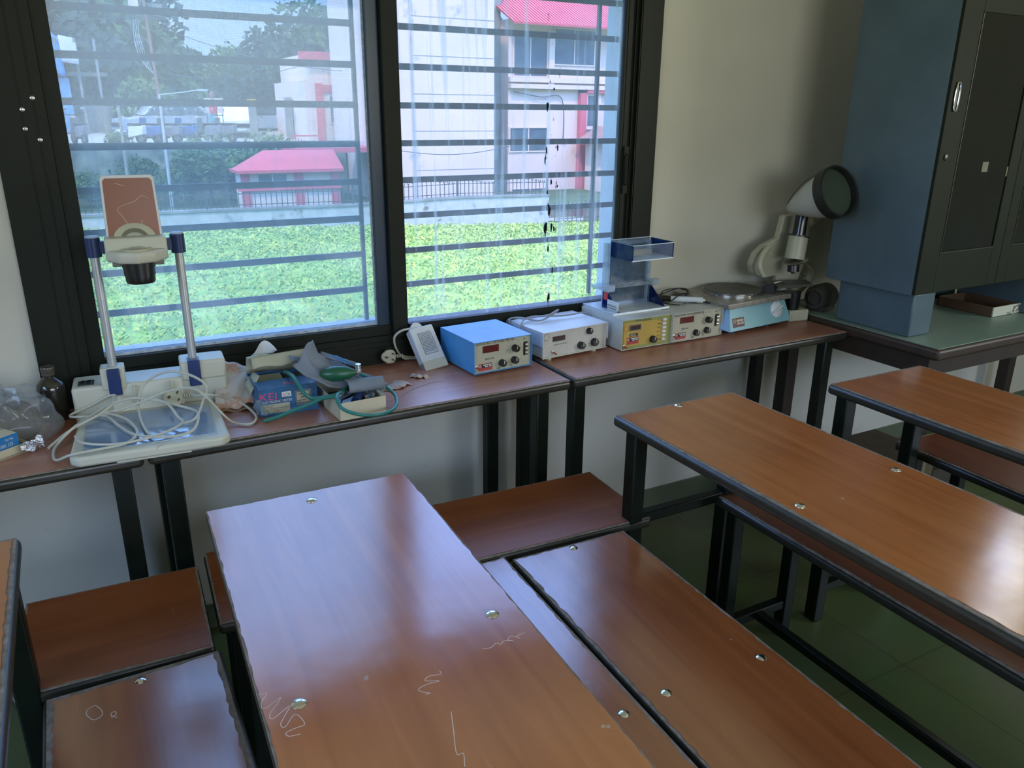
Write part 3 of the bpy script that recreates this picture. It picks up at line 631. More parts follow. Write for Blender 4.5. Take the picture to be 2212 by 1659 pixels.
g = G(); g.box(-.032, .032, -.004, .004, .008, .017, T(cx, cy, cz) @ Mq @ Matrix.Rotation(.35, 4, 'Z')); g.done('dial_grip', m_white, k, .002)
g = G(); g.box(-.001, .001, .024, .031, .0090, .0096, T(cx, cy, cz) @ Mq).box(-.001, .001, -.031, -.024, .0090, .0096, T(cx, cy, cz) @ Mq); g.done('dial_mark', m_ink, k)
px_, pz_ = w_*.15, .050; MP = T(px_, (pz_-.018)/(zt-.018)*.026, pz_) @ Mq
g = G(); g.box(-.033, .033, -.018, .018, .0002, .0012, MP); pl = g.done('maker_plate', pm('copper_plate', (.10, .045, .03), .5, var=.2), p)
g = G(); g.box(-.010, .028, .003, .011, .0012, .0016, MP).box(-.008, .008, -.008, 0, .0012, .0016, MP).box(.013, .028, -.008, 0, .0012, .0016, MP).lathe([(.005, .0012), (.006, .0016), (.008, .0012)], 12, MP.to_3x3().to_4x4(), MP @ Vector((-.022, .006, 0)))
g.done('plate_text', pm('beige_ink', (.45, .38, .3), .6), pl)

# ------------------------------------------------------------------ projection microscope
m_mic = pm('microscope_cream', (.40, .39, .28), .4, var=.06); m_micw = pm('microscope_white', (.48, .50, .44), .38, var=.08, dirt=(.1, .1, .08), dirt_amt=-.22, dscale=30)
p = thing('projection_microscope', (2.22, -.12, HS), 'cream and black microscope with a tilted round projection screen', 'microscope', 0)
G().prism([(.0, -.080), (.095, -.095), (.105, -.055), (.095, .10), (.01, .11)], .0, .048).done('base', m_mic, p, .006)
bx(.02, .085, -.060, -.028, .048, .0488, 'base_plate_label', pm('bronze_label', (.12, .09, .06), .5), p)
Mp = lambda x, z: (x, 0, z)
# curved arm
arm = [(.09, .08, .04), (.17, .08, .07), (.27, .08, .14), (.215, .09, .20), (.178, .09, .275), (.19, .08, .345), (.24, .05, .39), (.20, .0, .43)]
G().tube(arm, lambda s: .026-.006*abs(s-.5), 12).done('arm', m_mic, p)
G().prism([(-.105, .19), (-.118, .23), (-.10, .275), (-.055, .305), (.02, .33), (.04, .42), (.17, .43), (.20, .36), (.20, .22), (.16, .12), (.05, .10), (.03, .17), (-.03, .165)], -.075, -.045, RX).done('arm_casting', m_mic, p, .006)
G().tube([(-.10, -.01, .19), (-.118, 0, .23), (-.10, .01, .27), (-.06, .02, .30)], .012, 10).done('focus_guard', m_mic, p)
G().cyl((.035, -.05, .12), (.035, -.05, .048), .034, .030, 24).done('condenser', m_black, p)
G().prism([(-.09, -.085), (.075, -.115), (.125, -.03), (-.06, .03)], .150, .160).done('stage', pm('stage_grey', (.06, .065, .055), .4), p, .002)
G().tube([(-.07, -.04, .163), (-.04, -.05, .170), (-.02, -.05, .166)], .004, 8).done('stage_clip', m_steel, p)
G().cyl((.045, .02, .15), (.045, .02, .045), .02, .02, 16).done('stage_post', m_micw, p)
kb = G().cyl((-.125, -.065, .145), (-.09, -.045, .145), .026, .024, 24).done('focus_knob', m_black, p)
G().cyl((.03, -.04, .255), (.045, -.035, .345), .040, .038, 28).done('body_tube', m_mic, p)
G().cyl((.045, -.035, .345), (.046, -.035, .350), .046, .046, 28).done('collar', m_black, p)
G().cyl((.046, -.035, .350), (.062, -.028, .463), .027, .025, 24).done('draw_tube', pm('gloss_black', (.006, .008, .008), .15), p)
G().cyl((.062, -.028, .463), (.066, -.028, .492), .028, .030, 24).done('head_collar', m_micw, p)
G().lathe([(0, 0), (.043, .0), (.048, .004), (.043, .010), (.02, .014), (0, .014)], 28, Vector((.25, -.1, -1)).to_track_quat('Z', 'Y').to_matrix().to_4x4(), (.042, -.04, .249)).done('nosepiece', m_steel, p)
G().cyl((.030, -.04, .238), (.028, -.045, .203), .024, .024, 20).done('objective', m_black, p)
G().cyl((.028, -.045, .203), (.030, -.046, .196), .011, .008, 16).done('objective_tip', m_steel, p)
# screen hood: cone widening towards a round screen
ax = Vector((.0, -.93, .36)).normalized(); Mx = ax.to_track_quat('Z', 'Y').to_matrix().to_4x4()
c0 = Vector((.010, -.200, .531)); 
G().lathe([(0, -.215), (.020, -.21), (.046, -.155), (.074, -.08), (.093, 0), (0, 0)], 36, Mx @ Matrix.Diagonal((1, 1, 1, 1)), c0).done('hood', m_micw, p, smooth=60)
G().lathe([(.093, -.006), (.099, -.006), (.099, .034), (.092, .034), (.091, .010), (.093, .0)], 40, Mx, c0).done('screen_rim', pm('satin_black', (.012, .014, .012), .4), p)
G().lathe([(0, .009), (.0915, .009)], 40, Mx, c0).done('screen', pm('dull_green_screen', (.045, .065, .045), .45), p)
G().tube([c0+Vector(v) for v in ((-.018, .195, -.055), (-.045, .14, -.005), (-.055, .08, .045), (-.05, .0, .085))], .0012, 6).done('seam', m_ink, p)

# dusty objects behind the microscope
p = thing('old_motor_unit', (2.445, -.16, .765), 'dusty grey-brown piece of equipment on the green table behind the microscope', 'equipment', .2)
m_dust = pm('dusty_brown', (.035, .035, .025), .8, var=.3, scale=30)
G().lathe([(0, -.06), (.045, -.06), (.055, -.04), (.055, .04), (.045, .06), (0, .06)], 24, Matrix.Rotation(PI/2, 4, 'Y'), (0, 0, .057)).done('housing', m_dust, p)
G().lathe([(.03, -.066), (.03, -.058), (.0, -.058)], 20, Matrix.Rotation(PI/2, 4, 'Y'), (0, 0, .057)).done('end_cap', m_black, p)
bx(-.05, .05, -.04, .04, 0, .02, 'base', m_dust, p, .003)
p = thing('electric_box', (2.70, .012, 1.02), 'pale electric box fixed to the wall behind the microscope', 'electric box', 0)
bx(0, .17, 0, .035, 0, .26, 'cover', m_creamD, p, .004)
G().box(.0, .17, -.002, 0, .06, .064).box(.0, .17, -.002, 0, .19, .194).box(.04, .044, -.002, 0, .06, .19).done('groove', m_ink, p)
# ------------------------------------------------------------------ green-topped table and the steel cupboard
TZ = .765
p = thing('cupboard_table', (2.328, -.795, FZ), 'wide dark table with a pale green top carrying the blue-grey cupboard', 'table', .0)
h = TZ-FZ
bx(0, 1.9, 0, .80, h-.045, h-.003, 'edge_band', pm('dark_wood_edge', (.040, .024, .016), .45, var=.2, scale=20), p, .012, seg=4)
bx(.012, 1.888, .012, .79, h-.004, h, 'top', pm('pale_green_laminate', (.20, .28, .21), .4, var=.08, scale=5), p)
bx(.03, 1.87, .05, .75, h-.12, h-.044, 'apron', pm('dark_wood', (.030, .019, .012), .5, var=.2, scale=15), p)
for lx in (.04, 1.80):
    for ly in (.05, .70): bx(lx, lx+.06, ly, ly+.06, 0, h-.1, 'leg', MATS['dark_wood'], p, .003)
m_cup = pm('blue_grey_steel', (.075, .118, .140), .38, var=.14, scale=5, dirt=(.12, .17, .24), dirt_amt=-.05, dscale=5)
m_door = pm('dark_olive_steel', (.009, .015, .006), .6, var=.15, scale=6, spec=.2)  # doors darker than the body: their shade is put into the colour
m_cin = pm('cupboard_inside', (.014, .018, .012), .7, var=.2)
p = thing('steel_cupboard', (2.338, -.655, TZ), 'tall blue-grey steel cupboard with glazed dark doors standing on the green table', 'cupboard', 0.)
cw, cdp, cz0, cz1 = .98, .40, .165, 1.62
g = G(); g.box(0, .003, .012, cdp, cz0, cz1).box(cw-.003, cw, .012, cdp, cz0, cz1).box(0, cw, .012, cdp, cz0, cz0+.003).box(0, cw, .012, cdp, cz1-.003, cz1).box(0, cw, cdp-.003, cdp, cz0, cz1)
g.done('body', m_cup, p, .002)
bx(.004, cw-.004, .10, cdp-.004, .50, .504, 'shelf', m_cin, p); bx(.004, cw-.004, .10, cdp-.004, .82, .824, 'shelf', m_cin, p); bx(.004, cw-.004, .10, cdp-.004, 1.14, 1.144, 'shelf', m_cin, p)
for lx, lw in ((.035, .125), (.83, .125)): bx(lx, lx+lw, .02, .355, 0, cz0+.001, 'plinth', m_cup, p, .006)
A_dg = clear_mat('dark_door_glass', (.20, .26, .20), .05, (.15, .2, .15), 1.6)
for i, x0 in enumerate((.0, .49)):
    g = G(); x1 = x0+.488; a, b = x0+(.105 if i == 0 else .06), x1-(.06 if i == 0 else .105)
    g.box(x0, a, 0, .012, cz0+.004, cz1).box(b, x1, 0, .012, cz0+.004, cz1).box(a, b, 0, .012, cz0+.004, .32).box(a, b, 0, .012, 1.12, cz1)
    d = g.done('door', m_door, p, .0015)
    G().box(a, b, .004, .006, .32, 1.12).done('door_glass', A_dg, d)
    G().box(a, b, -.002, .001, .316, .320).box(a, a+.003, -.002, .001, .32, 1.12).done('glazing_bead', m_rim, d)
# handle, lock, stickers (on the left door)
dl = [o for o in p.children if o.name.startswith('door')][0]
g = G(); pts = []
for i in range(25):
    a = 2*PI*i/24; pts.append((.036+.011*math.cos(a), -.004, .853+.045*max(-1, min(1, math.sin(a)*1.25))))
g.tube(pts, .0032, 8, smooth=False).done('handle', m_chrome, dl)
G().box(.030, .042, -.002, 0, .815, .89).done('handle_recess', m_black, dl)
G().lathe([(0, 0), (.011, 0), (.011, .004), (.004, .006), (0, .006)], 18, Matrix.Rotation(PI/2, 4, 'X'), (.038, 0, .655)).done('lock', m_rim, dl)
for x, z in ((.265, .60), (.42, .58)): bx(x, x+.035, .0025, .0035, z, z+.035, 'paper_label', pm('dull_paper', (.18, .19, .13), .7), dl)
# things inside the cupboard: files and boxes
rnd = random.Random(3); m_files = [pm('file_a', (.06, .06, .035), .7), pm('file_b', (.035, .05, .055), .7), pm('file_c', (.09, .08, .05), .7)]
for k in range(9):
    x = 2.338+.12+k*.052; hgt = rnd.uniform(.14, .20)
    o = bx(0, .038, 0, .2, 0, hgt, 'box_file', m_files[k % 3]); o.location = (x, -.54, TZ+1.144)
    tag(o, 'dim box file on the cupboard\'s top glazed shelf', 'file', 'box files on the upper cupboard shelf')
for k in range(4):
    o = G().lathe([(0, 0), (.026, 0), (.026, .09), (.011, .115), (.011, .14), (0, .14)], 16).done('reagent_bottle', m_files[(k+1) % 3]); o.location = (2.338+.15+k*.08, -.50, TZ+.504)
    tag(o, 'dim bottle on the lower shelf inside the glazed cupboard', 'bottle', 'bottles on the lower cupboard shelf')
# wooden tray and clasp under the cupboard
p = thing('wooden_box', (2.975, -.592, TZ), 'shallow wooden box with a white end and latch under the cupboard', 'box', .0)
m_w = pm('dull_wood', (.10, .055, .028), .6, var=.2, scale=20)
g = G(); g.box(0, .19, 0, .25, 0, .003).box(0, .006, .006, .25, 0, .042).box(.184, .19, .006, .25, 0, .042).box(0, .19, .244, .25, 0, .042); g.done('tray', m_w, p, .001)
bx(0, .19, 0, .006, 0, .042, 'end_board', m_cream, p, .001)
g = G(); g.tube([(.10, -.002, .012), (.115, -.018, .008), (.135, -.006, .015), (.165, -.004, .030), (.165, -.004, .012)], .0018, 6).box(.14, .185, -.002, 0, .012, .036); g.done('latch', m_steel, p)
o = bx(0, .22, 0, .13, 0, .075, 'cardboard_box', pm('blue_green_carton', (.03, .07, .08), .6)); o.location = (3.02, -.25, TZ); tag(o, 'dark teal carton in the shade under the cupboard', 'box')

# ------------------------------------------------------------------ overhead projector on the left
p = thing('overhead_projector', (-.412, -.437, HS), 'cream overhead projector with twin posts and a tilted mirror head', 'projector', -.07)
G().prism([(0, .02), (.02, 0), (.345, 0), (.365, .02), (.355, .31), (.01, .31)], .004, .030).done('base', m_cream, p, .007)
bx(.10, .27, .004, .03, 0, .006, 'base_foot', m_cream, p, .002)
m_pg = pm('stage_glass', (.20, .29, .40), .10, var=.05, spec=.8, ior=2.0)  # pale blue of the reflected daylight is put into the base colour
G().prism([(.03, .03), (.335, .03), (.335, .245), (.30, .275), (.06, .275), (.03, .25)], .0295, .0325).done('stage_glass', m_pg, p, .001)
# rear housing
G().prism([(0, 0), (.395, 0), (.395, .115), (0, .115)], 0, .104, T(.0, .315, 0)).done('rear_housing', m_cream, p, .007)
G().hexa([(.095, .30, .03), (.275, .30, .03), (.275, .32, .03), (.095, .32, .03)], [(.095, .315, .10), (.275, .315, .10), (.275, .32, .10), (.095, .32, .10)]).done('vent_slope', m_cream, p)
bx(.075, .135, .31, .365, .09, .152, 'post_socket', m_cream, p, .005)
bx(.275, .395, .31, .40, .09, .146, 'lamp_housing', m_cream, p, .007)
for x in (.15, .245): bx(x, x+.003, .300, .318, .03, .098, 'fin', m_cream, p)
bx(.016, .055, .335, .375, .1035, .1065, 'power_switch', pm('grey_switch', (.05, .055, .05), .3), p); G().box(.022, .034, .34, .37, .106, .109).box(.037, .049, .34, .37, .106, .109).done('rocker', m_black, p, .001)
posts = ((.107, .34), (.311, .34))
for x, y in posts:
    bx(x-.016, x+.016, y-.036, y+.010, .075, .150, 'post_clamp', m_navy, p, .003)
    G().cyl((x, y, .10), (x, y, .455), .0115, .0115, 20).done('post', pm('satin_aluminium', (.50, .52, .52), .35, metal=.6), p)
    G().cyl((x, y, .448), (x, y, .498), .0185, .0185, 24).done('post_cap', m_navy, p)
    G().cyl((x, y, .498), (x, y, .502), .0165, .0165, 24).done('post_cap_lid', pm('pale_blue_plastic', (.30, .38, .46), .4), p)
    s_ = 1 if x < .2 else -1
    bx(min(x, x+s_*.036), max(x, x+s_*.036), y-.010, y+.010, .456, .488, 'cross_arm', m_navy, p, .002)
# head
hx0, hx1, hy0, hy1 = .135, .283, .235, .36
g = G(); g.box(hx0, hx1, hy0+.05, hy1, .440, .500); g.prism([(hx0, hy0+.055), (hx0+.03, hy0+.01), (hx0+.074, hy0-.006), (hx0+.118, hy0+.01), (hx1, hy0+.055)], .440, .470)
head = g.done('head', m_cream, p, .006)
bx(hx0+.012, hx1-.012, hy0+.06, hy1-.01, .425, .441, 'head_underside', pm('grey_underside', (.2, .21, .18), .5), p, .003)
G().lathe([(0, .385), (.034, .385), (.036, .39), (.036, .405), (.038, .405), (.038, .425), (.040, .425), (.040, .441), (0, .441)], 32, None, (.209, hy0+.045, 0)).done('lens_barrel', m_black, p)
G().lathe([(.036, .470), (.036, .474), (.029, .474), (.029, .470)], 32, None, (.209, hy0+.045, 0)).done('lens_seat', m_creamD, p)
m_lens = pm('lens_glass', (.30, .33, .26), .06, var=.05, spec=1., ior=1.8)
G().lathe([(.0, .478), (.012, .4775), (.022, .475), (.029, .471)], 32, None, (.209, hy0+.045, 0)).done('lens', m_lens, p)
# lifted lens cover (semi-disc) and the mirror flap
MT = T(.209, hy0+.085, .476) @ Matrix.Rotation(math.radians(72), 4, 'X')
pts = [(-.056, 0), (.056, 0), (.058, .018)]+[(.052*math.cos(a*PI/12), .014+.044*math.sin(a*PI/12)) for a in range(0, 13)]+[(-.058, .018)]
G().prism(pts, -.003, .003, MT).done('lens_cover', m_creamD, p, .001)
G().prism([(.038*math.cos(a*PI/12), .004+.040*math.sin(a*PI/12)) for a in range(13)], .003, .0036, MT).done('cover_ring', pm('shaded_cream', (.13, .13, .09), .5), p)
G().prism([(.029*math.cos(a*PI/12), .004+.029*math.sin(a*PI/12)) for a in range(13)], .0036, .0046, MT).done('cover_lens', m_lens, p, .001)
G().cyl((.150, hy0+.083, .473), (.268, hy0+.083, .473), .0042, .0042, 10).done('hinge', m_creamD, p)
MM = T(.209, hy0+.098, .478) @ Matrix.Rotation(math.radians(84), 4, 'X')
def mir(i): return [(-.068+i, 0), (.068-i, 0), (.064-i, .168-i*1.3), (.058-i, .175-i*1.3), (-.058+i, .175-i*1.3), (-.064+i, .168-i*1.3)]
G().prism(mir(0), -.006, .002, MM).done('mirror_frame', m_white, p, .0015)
G().prism(mir(.006), .002, .0028, MM).done('mirror', pm('mirror_painted_reflection', (.21, .058, .018), .3, var=.06, scale=4), p)  # brown reflection of the desks painted as the mirror's base colour
g = G(); SC = [(-.008, .148), (-.03, .155)], [(.045, .115), (.03, .122), (.01, .108), (-.02, .098), (-.032, .088), (-.022, .070), (-.014, .055), (-.010, .045)], [(.02, .06), (.024, .054), (.012, .048)]
for s_ in SC: g.tube([MM @ Vector((a, b, .0029)) for a, b in s_], .0006, 5)
g.done('mirror_scratch', m_scr, p)

# white mains lead heaped on the projector
m_cord = pm('off_white_cord', (.46, .46, .38), .5, var=.05)
W1 = [(-0.457,-0.276,0.750),(-0.412,-0.238,0.770),(-0.373,-0.242,0.790),(-0.334,-0.224,0.800),(-0.296,-0.192,0.815),(-0.286,-0.148,0.820),(-0.302,-0.136,0.820),(-0.342,-0.130,0.800),(-0.402,-0.136,0.780),(-0.374,-0.191,0.790),(-0.320,-0.196,0.785),(-0.291,-0.289,0.783),(-0.261,-0.368,0.783),(-0.216,-0.405,0.785),(-0.148,-0.359,0.787),(-0.114,-0.364,0.800),(-0.083,-0.285,0.815),(-0.068,-0.270,0.850),(-0.098,-0.256,0.880),(-0.145,-0.220,0.890),(-0.196,-0.191,0.870),(-0.227,-0.204,0.840),(-0.238,-0.213,0.800),(-0.238,-0.306,0.785),(-0.227,-0.394,0.783),
(-0.207,-0.415,0.783),(-0.160,-0.430,0.785),(-0.125,-0.412,0.790),(-0.105,-0.344,0.800),(-0.112,-0.296,0.800),(-0.159,-0.257,0.810),(-0.206,-0.222,0.820),(-0.255,-0.203,0.825),(-0.306,-0.189,0.810),(-0.360,-0.207,0.790),(-0.399,-0.251,0.782),(-0.436,-0.263,0.752),(-0.446,-0.309,0.749),(-0.440,-0.372,0.752),(-0.402,-0.425,0.780),(-0.346,-0.420,0.780),(-0.288,-0.414,0.781),(-0.262,-0.383,0.783),(-0.255,-0.332,0.783),(-0.273,-0.246,0.785),(-0.310,-0.199,0.790),(-0.347,-0.188,0.790),(-0.284,-0.207,0.800),(-0.232,-0.216,0.815),(-0.166,-0.236,0.840),(-0.107,-0.265,0.850),(-0.078,-0.303,0.835),(-0.050,-0.290,0.790),(-0.018,-0.312,0.752),(0.023,-0.340,0.749),(0.048,-0.295,0.752),(0.030,-0.208,0.762),(-0.017,-0.204,0.790),(-0.064,-0.254,0.820),(-0.091,-0.230,0.815),(-.105, -.190, .812)]
W3 = [(-0.393,-0.309,0.782),(-0.380,-0.360,0.782),(-0.332,-0.400,0.782),(-0.276,-0.412,0.782),(-0.203,-0.397,0.785),(-0.148,-0.360,0.790),(-0.155,-0.326,0.800),(-0.171,-0.257,0.815),(-0.205,-0.218,0.820)]
g = G().tube(W1, .0034, 8, sub=4).tube(W3, .0034, 8, sub=4)
tag(g.done('mains_lead', m_cord, None), 'long off-white mains lead tangled over the projector base', 'cord')
def plug(x, y, z, M, lab):
    """three-pin round-shouldered plug, pins towards local +z"""
    t = thing('mains_plug', (x, y, z), lab, 'plug')
    pts = [(-.025, -.010), (-.008, -.023), (.012, -.023), (.021, -.014), (.021, .014), (.012, .023), (-.008, .023), (-.025, .010), (-.029, 0)]
    G().prism(pts, -.007, .007, M).done('plug_body', m_creamD, t, .003)
    for a, b, r in ((-.014, 0, .0034), (.009, .0105, .0025), (.009, -.0105, .0025)):
        G().cyl(M @ Vector((a, b, .006)), M @ Vector((a, b, .022)), r, r, 10).done('pin', m_rim, t)
    for i in range(5): 
        g = G(); g.box(.020+.006*i, .0235+.006*i, -.0055, .0055, -.005, .005, M); g.done('strain_relief', m_creamD, t, .001)
    return t
plug(.548, -.005, .776, Matrix.Rotation(.0, 4, 'Z') @ Matrix.Rotation(math.radians(82), 4, 'X') @ Matrix.Rotation(-.05, 4, 'Z'), 'cream three-pin plug leaning by the white adapter')
plug(-.145, -.175, .800, Matrix.Rotation(.1, 4, 'Z') @ Matrix.Rotation(math.radians(60), 4, 'X') @ Matrix.Rotation(-.05, 4, 'Z'), 'cream three-pin plug on the overhead projector base')
g = G().tube([(.665, .010, .749), (.639, .022, .749), (.612, .022, .753), (.592, .02, .775), (.576, .012, .810), (.574, .004, .840), (.593, -.007, .860), (.622, -.020, .868)], .0038).tube([(.590, .008, .776), (.602, .018, .766), (.621, .026, .757), (.663, .024, .750)], .0038)
tag(g.done('adapter_lead', m_cord, None), 'looped off-white lead between plug and white adapter', 'cord')
# white adapter box leaning on the frame
p = thing('power_adapter', (.636, -.115, HS), 'white plastic adapter box leaning against the window frame beside the blue meter', 'adapter', .06)
MA = Matrix.Rotation(math.radians(-36), 4, 'X') @ Matrix.Rotation(math.radians(-6), 4, 'Y')
g = G(); g.box(0, .088, 0, .038, .0, .155, MA); g.done('case', m_white, p, .005, seg=3)
g = G(); g.box(0, .088, -.0005, .0385, .0, .036, MA); g.done('foot_band', m_cream, p, .004)
G().lathe([(0, 0), (.022, 0), (.022, .012), (0, .012)], 24, (MA @ Matrix.Rotation(-PI/2, 4, 'X')), MA @ Vector((.035, .012, .155))).done('knob', m_white, p, .002)
g = G(); g.box(.022, .070, -.0008, 0, .055, .132, MA); lb = g.done('label', pm('faded_label', (.44, .50, .55), .6), p)
g = G(); rnd = random.Random(2)
for i in range(13):
    z = .128-.0052*i; x = .026
    while x < .064:
        l_ = rnd.uniform(.003, .010); g.box(x, min(x+l_, .066), -.0012, -.0008, z-.0022, z, MA); x += l_+.0015
g.done('label_text', m_inkgrey, lb, smooth=0)
g = G(); g.box(.0215, .0225, -.0012, 0, .055, .132, MA).box(.0695, .0705, -.0012, 0, .055, .132, MA).box(.0215, .0705, -.0012, 0, .0545, .0555, MA).box(.0215, .0705, -.0012, 0, .1315, .1325, MA).done('label_border', m_ink, lb)

# ------------------------------------------------------------------ open meter carton
p = thing('meter_carton', (.0575, -.292, HS), 'battered blue cardboard carton with pink lettering, lid torn open', 'carton', -.03)
m_ct = pm('printed_blue_card', (.018, .10, .22), .5, var=.35, scale=18, dirt=(.30, .38, .46), dirt_amt=0., dscale=22)
m_card = pm('cream_card', (.40, .39, .27), .7, var=.08)
w_, d_, h_ = .166, .165, .082; t_ = .0015
g = G(); g.box(0, w_, 0, t_, 0, h_).box(0, w_, d_-t_, d_, 0, h_).box(0, t_, 0, d_, 0, h_).box(w_-t_, w_, 0, d_, 0, h_).box(0, w_, 0, d_, 0, t_)
g.done('carton_walls', m_ct, p, .0006)
G().hexa([(.002, .001, h_-.001), (w_-.002, .001, h_-.001), (w_-.002, .052, h_+.006), (.002, .052, h_+.006)], [(.002, .0, h_), (w_-.002, .0, h_), (w_-.002, .052, h_+.0075), (.002, .052, h_+.0075)]).done('front_flap', m_ct, p)
G().hexa([(-.004, .055, h_-.012), (.09, .055, h_-.012), (.09, .14, h_-.004), (-.004, .14, h_-.004)], [(-.004, .055, h_-.010), (.09, .055, h_-.010), (.09, .14, h_-.002), (-.004, .14, h_-.002)]).done('inner_flap', m_card, p)
G().hexa([(.092, .055, h_-.02), (.16, .055, h_-.02), (.16, .15, h_-.012), (.092, .15, h_-.012)], [(.092, .055, h_-.016), (.16, .055, h_-.016), (.16, .15, h_-.008), (.092, .15, h_-.008)]).done('carton_contents', pm('dark_contents', (.06, .06, .055), .6), p)
# raised back lid, folded forward
G().grid(lambda u, v: (.0+.17*u, d_-.003-.055*v+.010*math.sin(v*3)*(1-u), h_+.060*math.sin(min(1, v*1.25)*PI/2)+.004*math.sin(u*7)), 10, 6).done('lid', m_card, p, solid=.0016)
G().grid(lambda u, v: (.008+.16*u, d_-.058-.020*v, h_+.064-.030*v+.004*math.sin(u*9)*v+.008*u), 12, 4).done('lid_tuck', m_card, p, solid=.0014)
G().grid(lambda u, v: (-.012+.03*v, .05+.10*u, h_-.03+.055*v*(1-.3*u)), 6, 4).done('side_flap', m_card, p, solid=.0014)
G().grid(lambda u, v: (.012+.06*u+.01*v, d_-.045-.02*v+.02*math.sin(u*PI)*v, h_+.066+.040*math.sin(u*PI*.8+.3)*v), 8, 6).done('white_scrap', m_white, p, solid=.001)
G().grid(lambda u, v: (-.010+.004*math.sin(v*9)+.035*u, -.003+.006*math.sin(u*6+v*4), .008+.052*v*(1-.35*u)), 8, 8).done('plastic_scrap', clear_mat('crinkled_film', (.8, .85, .88), .35, (.5, .62, .7)), p)
F0 = lambda x, z, y=-.0004: T(x, y, z) @ RX
G().text('KEI', .030, F0(.004, .048), .0003, sx=1.18).done('brand_lettering', pm('pink_print', (.62, .06, .17), .5), p, smooth=0)
G().text('ELECTRONIC METER', .0098, F0(.010, .0385), .0003, sx=.92).done('product_lettering', m_inkwhite, p, smooth=0)
bx(.066, .080, -.0007, 0, .052, .067, 'round_mark_field', m_inkwhite, p)
G().text('Q', .012, F0(.0675, .0545, -.0008)).done('round_mark', m_inkred, p, smooth=0)
G().box(.081, .092, -.0007, 0, .052, .067).done('number_field', m_inkwhite, p); G().text('%', .010, F0(.082, .055, -.0008)).done('number_mark', m_ink, p, smooth=0)
bx(.006, .086, -.0006, 0, .008, .035, 'text_field', m_card, p)
g = G()
for i, s_ in enumerate(('Handy & Accurate', 'Replaceable Box', 'Fine Scale PCB with SMT components', 'Safety by Overload Input', 'Low Power consumption', 'Operation Manual  12 V')): g.text(s_, .0044, F0(.0105, .0300-.0043*i, -.0007), .0002)
g.done('feature_text', m_ink, p, smooth=0)
bx(.103, .148, -.0008, 0, .022, .066, 'window_print', m_inkgrey, p); bx(.107, .140, -.0012, 0, .030, .060, 'window_label', m_card, p)
g = G(); g.text('MODEL', .006, F0(.110, .052, -.0014)).text('KEI', .006, F0(.118, .043, -.0014)).text('Digital Tester', .0045, F0(.108, .034, -.0014)); g.done('window_label_text', m_ink, p, smooth=0)
ML = Matrix.Rotation(math.radians(9), 4, 'X')
G().text('KEI', .022, T(.075, .012, h_+.0025) @ ML, .0003, sx=1.3).done('flap_lettering', pm('faded_pink_print', (.42, .10, .14), .5), p, smooth=0)

# open cream tray of parts
p = thing('cardboard_tray', (.2492, -.4217, HS), 'open cream cardboard box bottom filled with dark parts at the table edge', 'box', .05)
m_cc = pm('cream_carton', (.50, .46, .32), .65, var=.05); w_, d_, h_ = .137, .20, .052
g = G(); g.box(0, w_, 0, t_, 0, h_).box(0, w_, d_-t_, d_, 0, h_).box(0, t_, 0, d_, 0, h_).box(w_-t_, w_, 0, d_, 0, h_).box(0, w_, 0, d_, 0, t_); g.done('box_walls', m_cc, p, .0006)
bx(.004, w_-.004, .004, d_-.004, .002, .018, 'packing', m_black, p)
G().cyl((.060, .035, .036), (.085, .07, .042), .014, .014, 18).done('blue_cylinder', pm('glossy_blue_black', (.01, .03, .10), .15), p)
g = G(); g.box(.085, .13, .035, .075, .032, .036).box(.09, .10, .04, .07, .036, .046).box(.112, .118, .036, .072, .036, .050); g.done('metal_bracket', m_steel, p, .001)
G().cyl((.02, .09, .035), (.05, .11, .045), .006, .006, 12).cyl((.03, .03, .03), (.045, .045, .03), .004, .004, 8).done('nylon_fitting', m_inkwhite, p)
G().box(.045, .065, .012, .03, .022, .034).tube([(.01, .02, .03), (.03, .07, .035), (.06, .10, .03), (.11, .12, .035)], .004).done('loose_wire', m_black, p)

# blood-pressure cuff: a folded grey cloth
m_cuff = pm('grey_blue_cloth', (.17, .20, .235), .85, var=.12, scale=14, bump=.15, bscale=400)
def cuff(u, v):
    # u along from lower right fold to the upper left corner, v across
    A = [(.425, -.322, .790), (.380, -.280, .812), (.335, -.245, .838), (.290, -.225, .858), (.250, -.235, .895), (.228, -.262, .940)]
    B = [(.405, -.345, .785), (.345, -.315, .800), (.290, -.330, .812), (.240, -.345, .822), (.200, -.305, .840), (.170, -.262, .872)]
    def ev(P, t):
        t *= len(P)-1; i = min(int(t), len(P)-2); f = t-i; f = f*f*(3-2*f)*.4+f*.6
        return Vector(P[i]).lerp(Vector(P[i+1]), f)
    a, b = ev(A, u), ev(B, u); p_ = a.lerp(b, v)
    p_.z += .008*math.sin(v*PI)*(1-u)+.004*math.sin(u*13+v*5)+.003*math.sin(v*17+u*4)
    p_.x += .003*math.sin(v*11+u*7); return p_
p = thing('pressure_cuff', (0, 0, 0), 'crumpled grey cloth blood pressure cuff lying over the cartons', 'pressure cuff')
G().grid(cuff, 36, 18).done('cloth', m_cuff, p, solid=.004)
G().grid(lambda u, v: Vector((.405-.11*u, -.338+.03*math.sin(v*PI*1.9)*(.6+.4*u)-.004*u, .790+.018-.018*math.cos(v*PI*1.9)+.006*u)), 16, 16).done('rolled_end', m_cuff, p, solid=.004)
G().grid(lambda u, v: Vector((.20-.030*u, -.232+.02*v-.01*u, .868+.012*u+.010*v)), 6, 4).done('tie_end', m_cuff, p, solid=.004)
G().grid(lambda u, v: Vector((.262+.095*u, -.215-.012*v-.055*u, .880-.035*u+.006*math.sin(v*PI)+.004*math.sin(v*12))), 14, 8).done('back_fold', m_cuff, p, solid=.004)
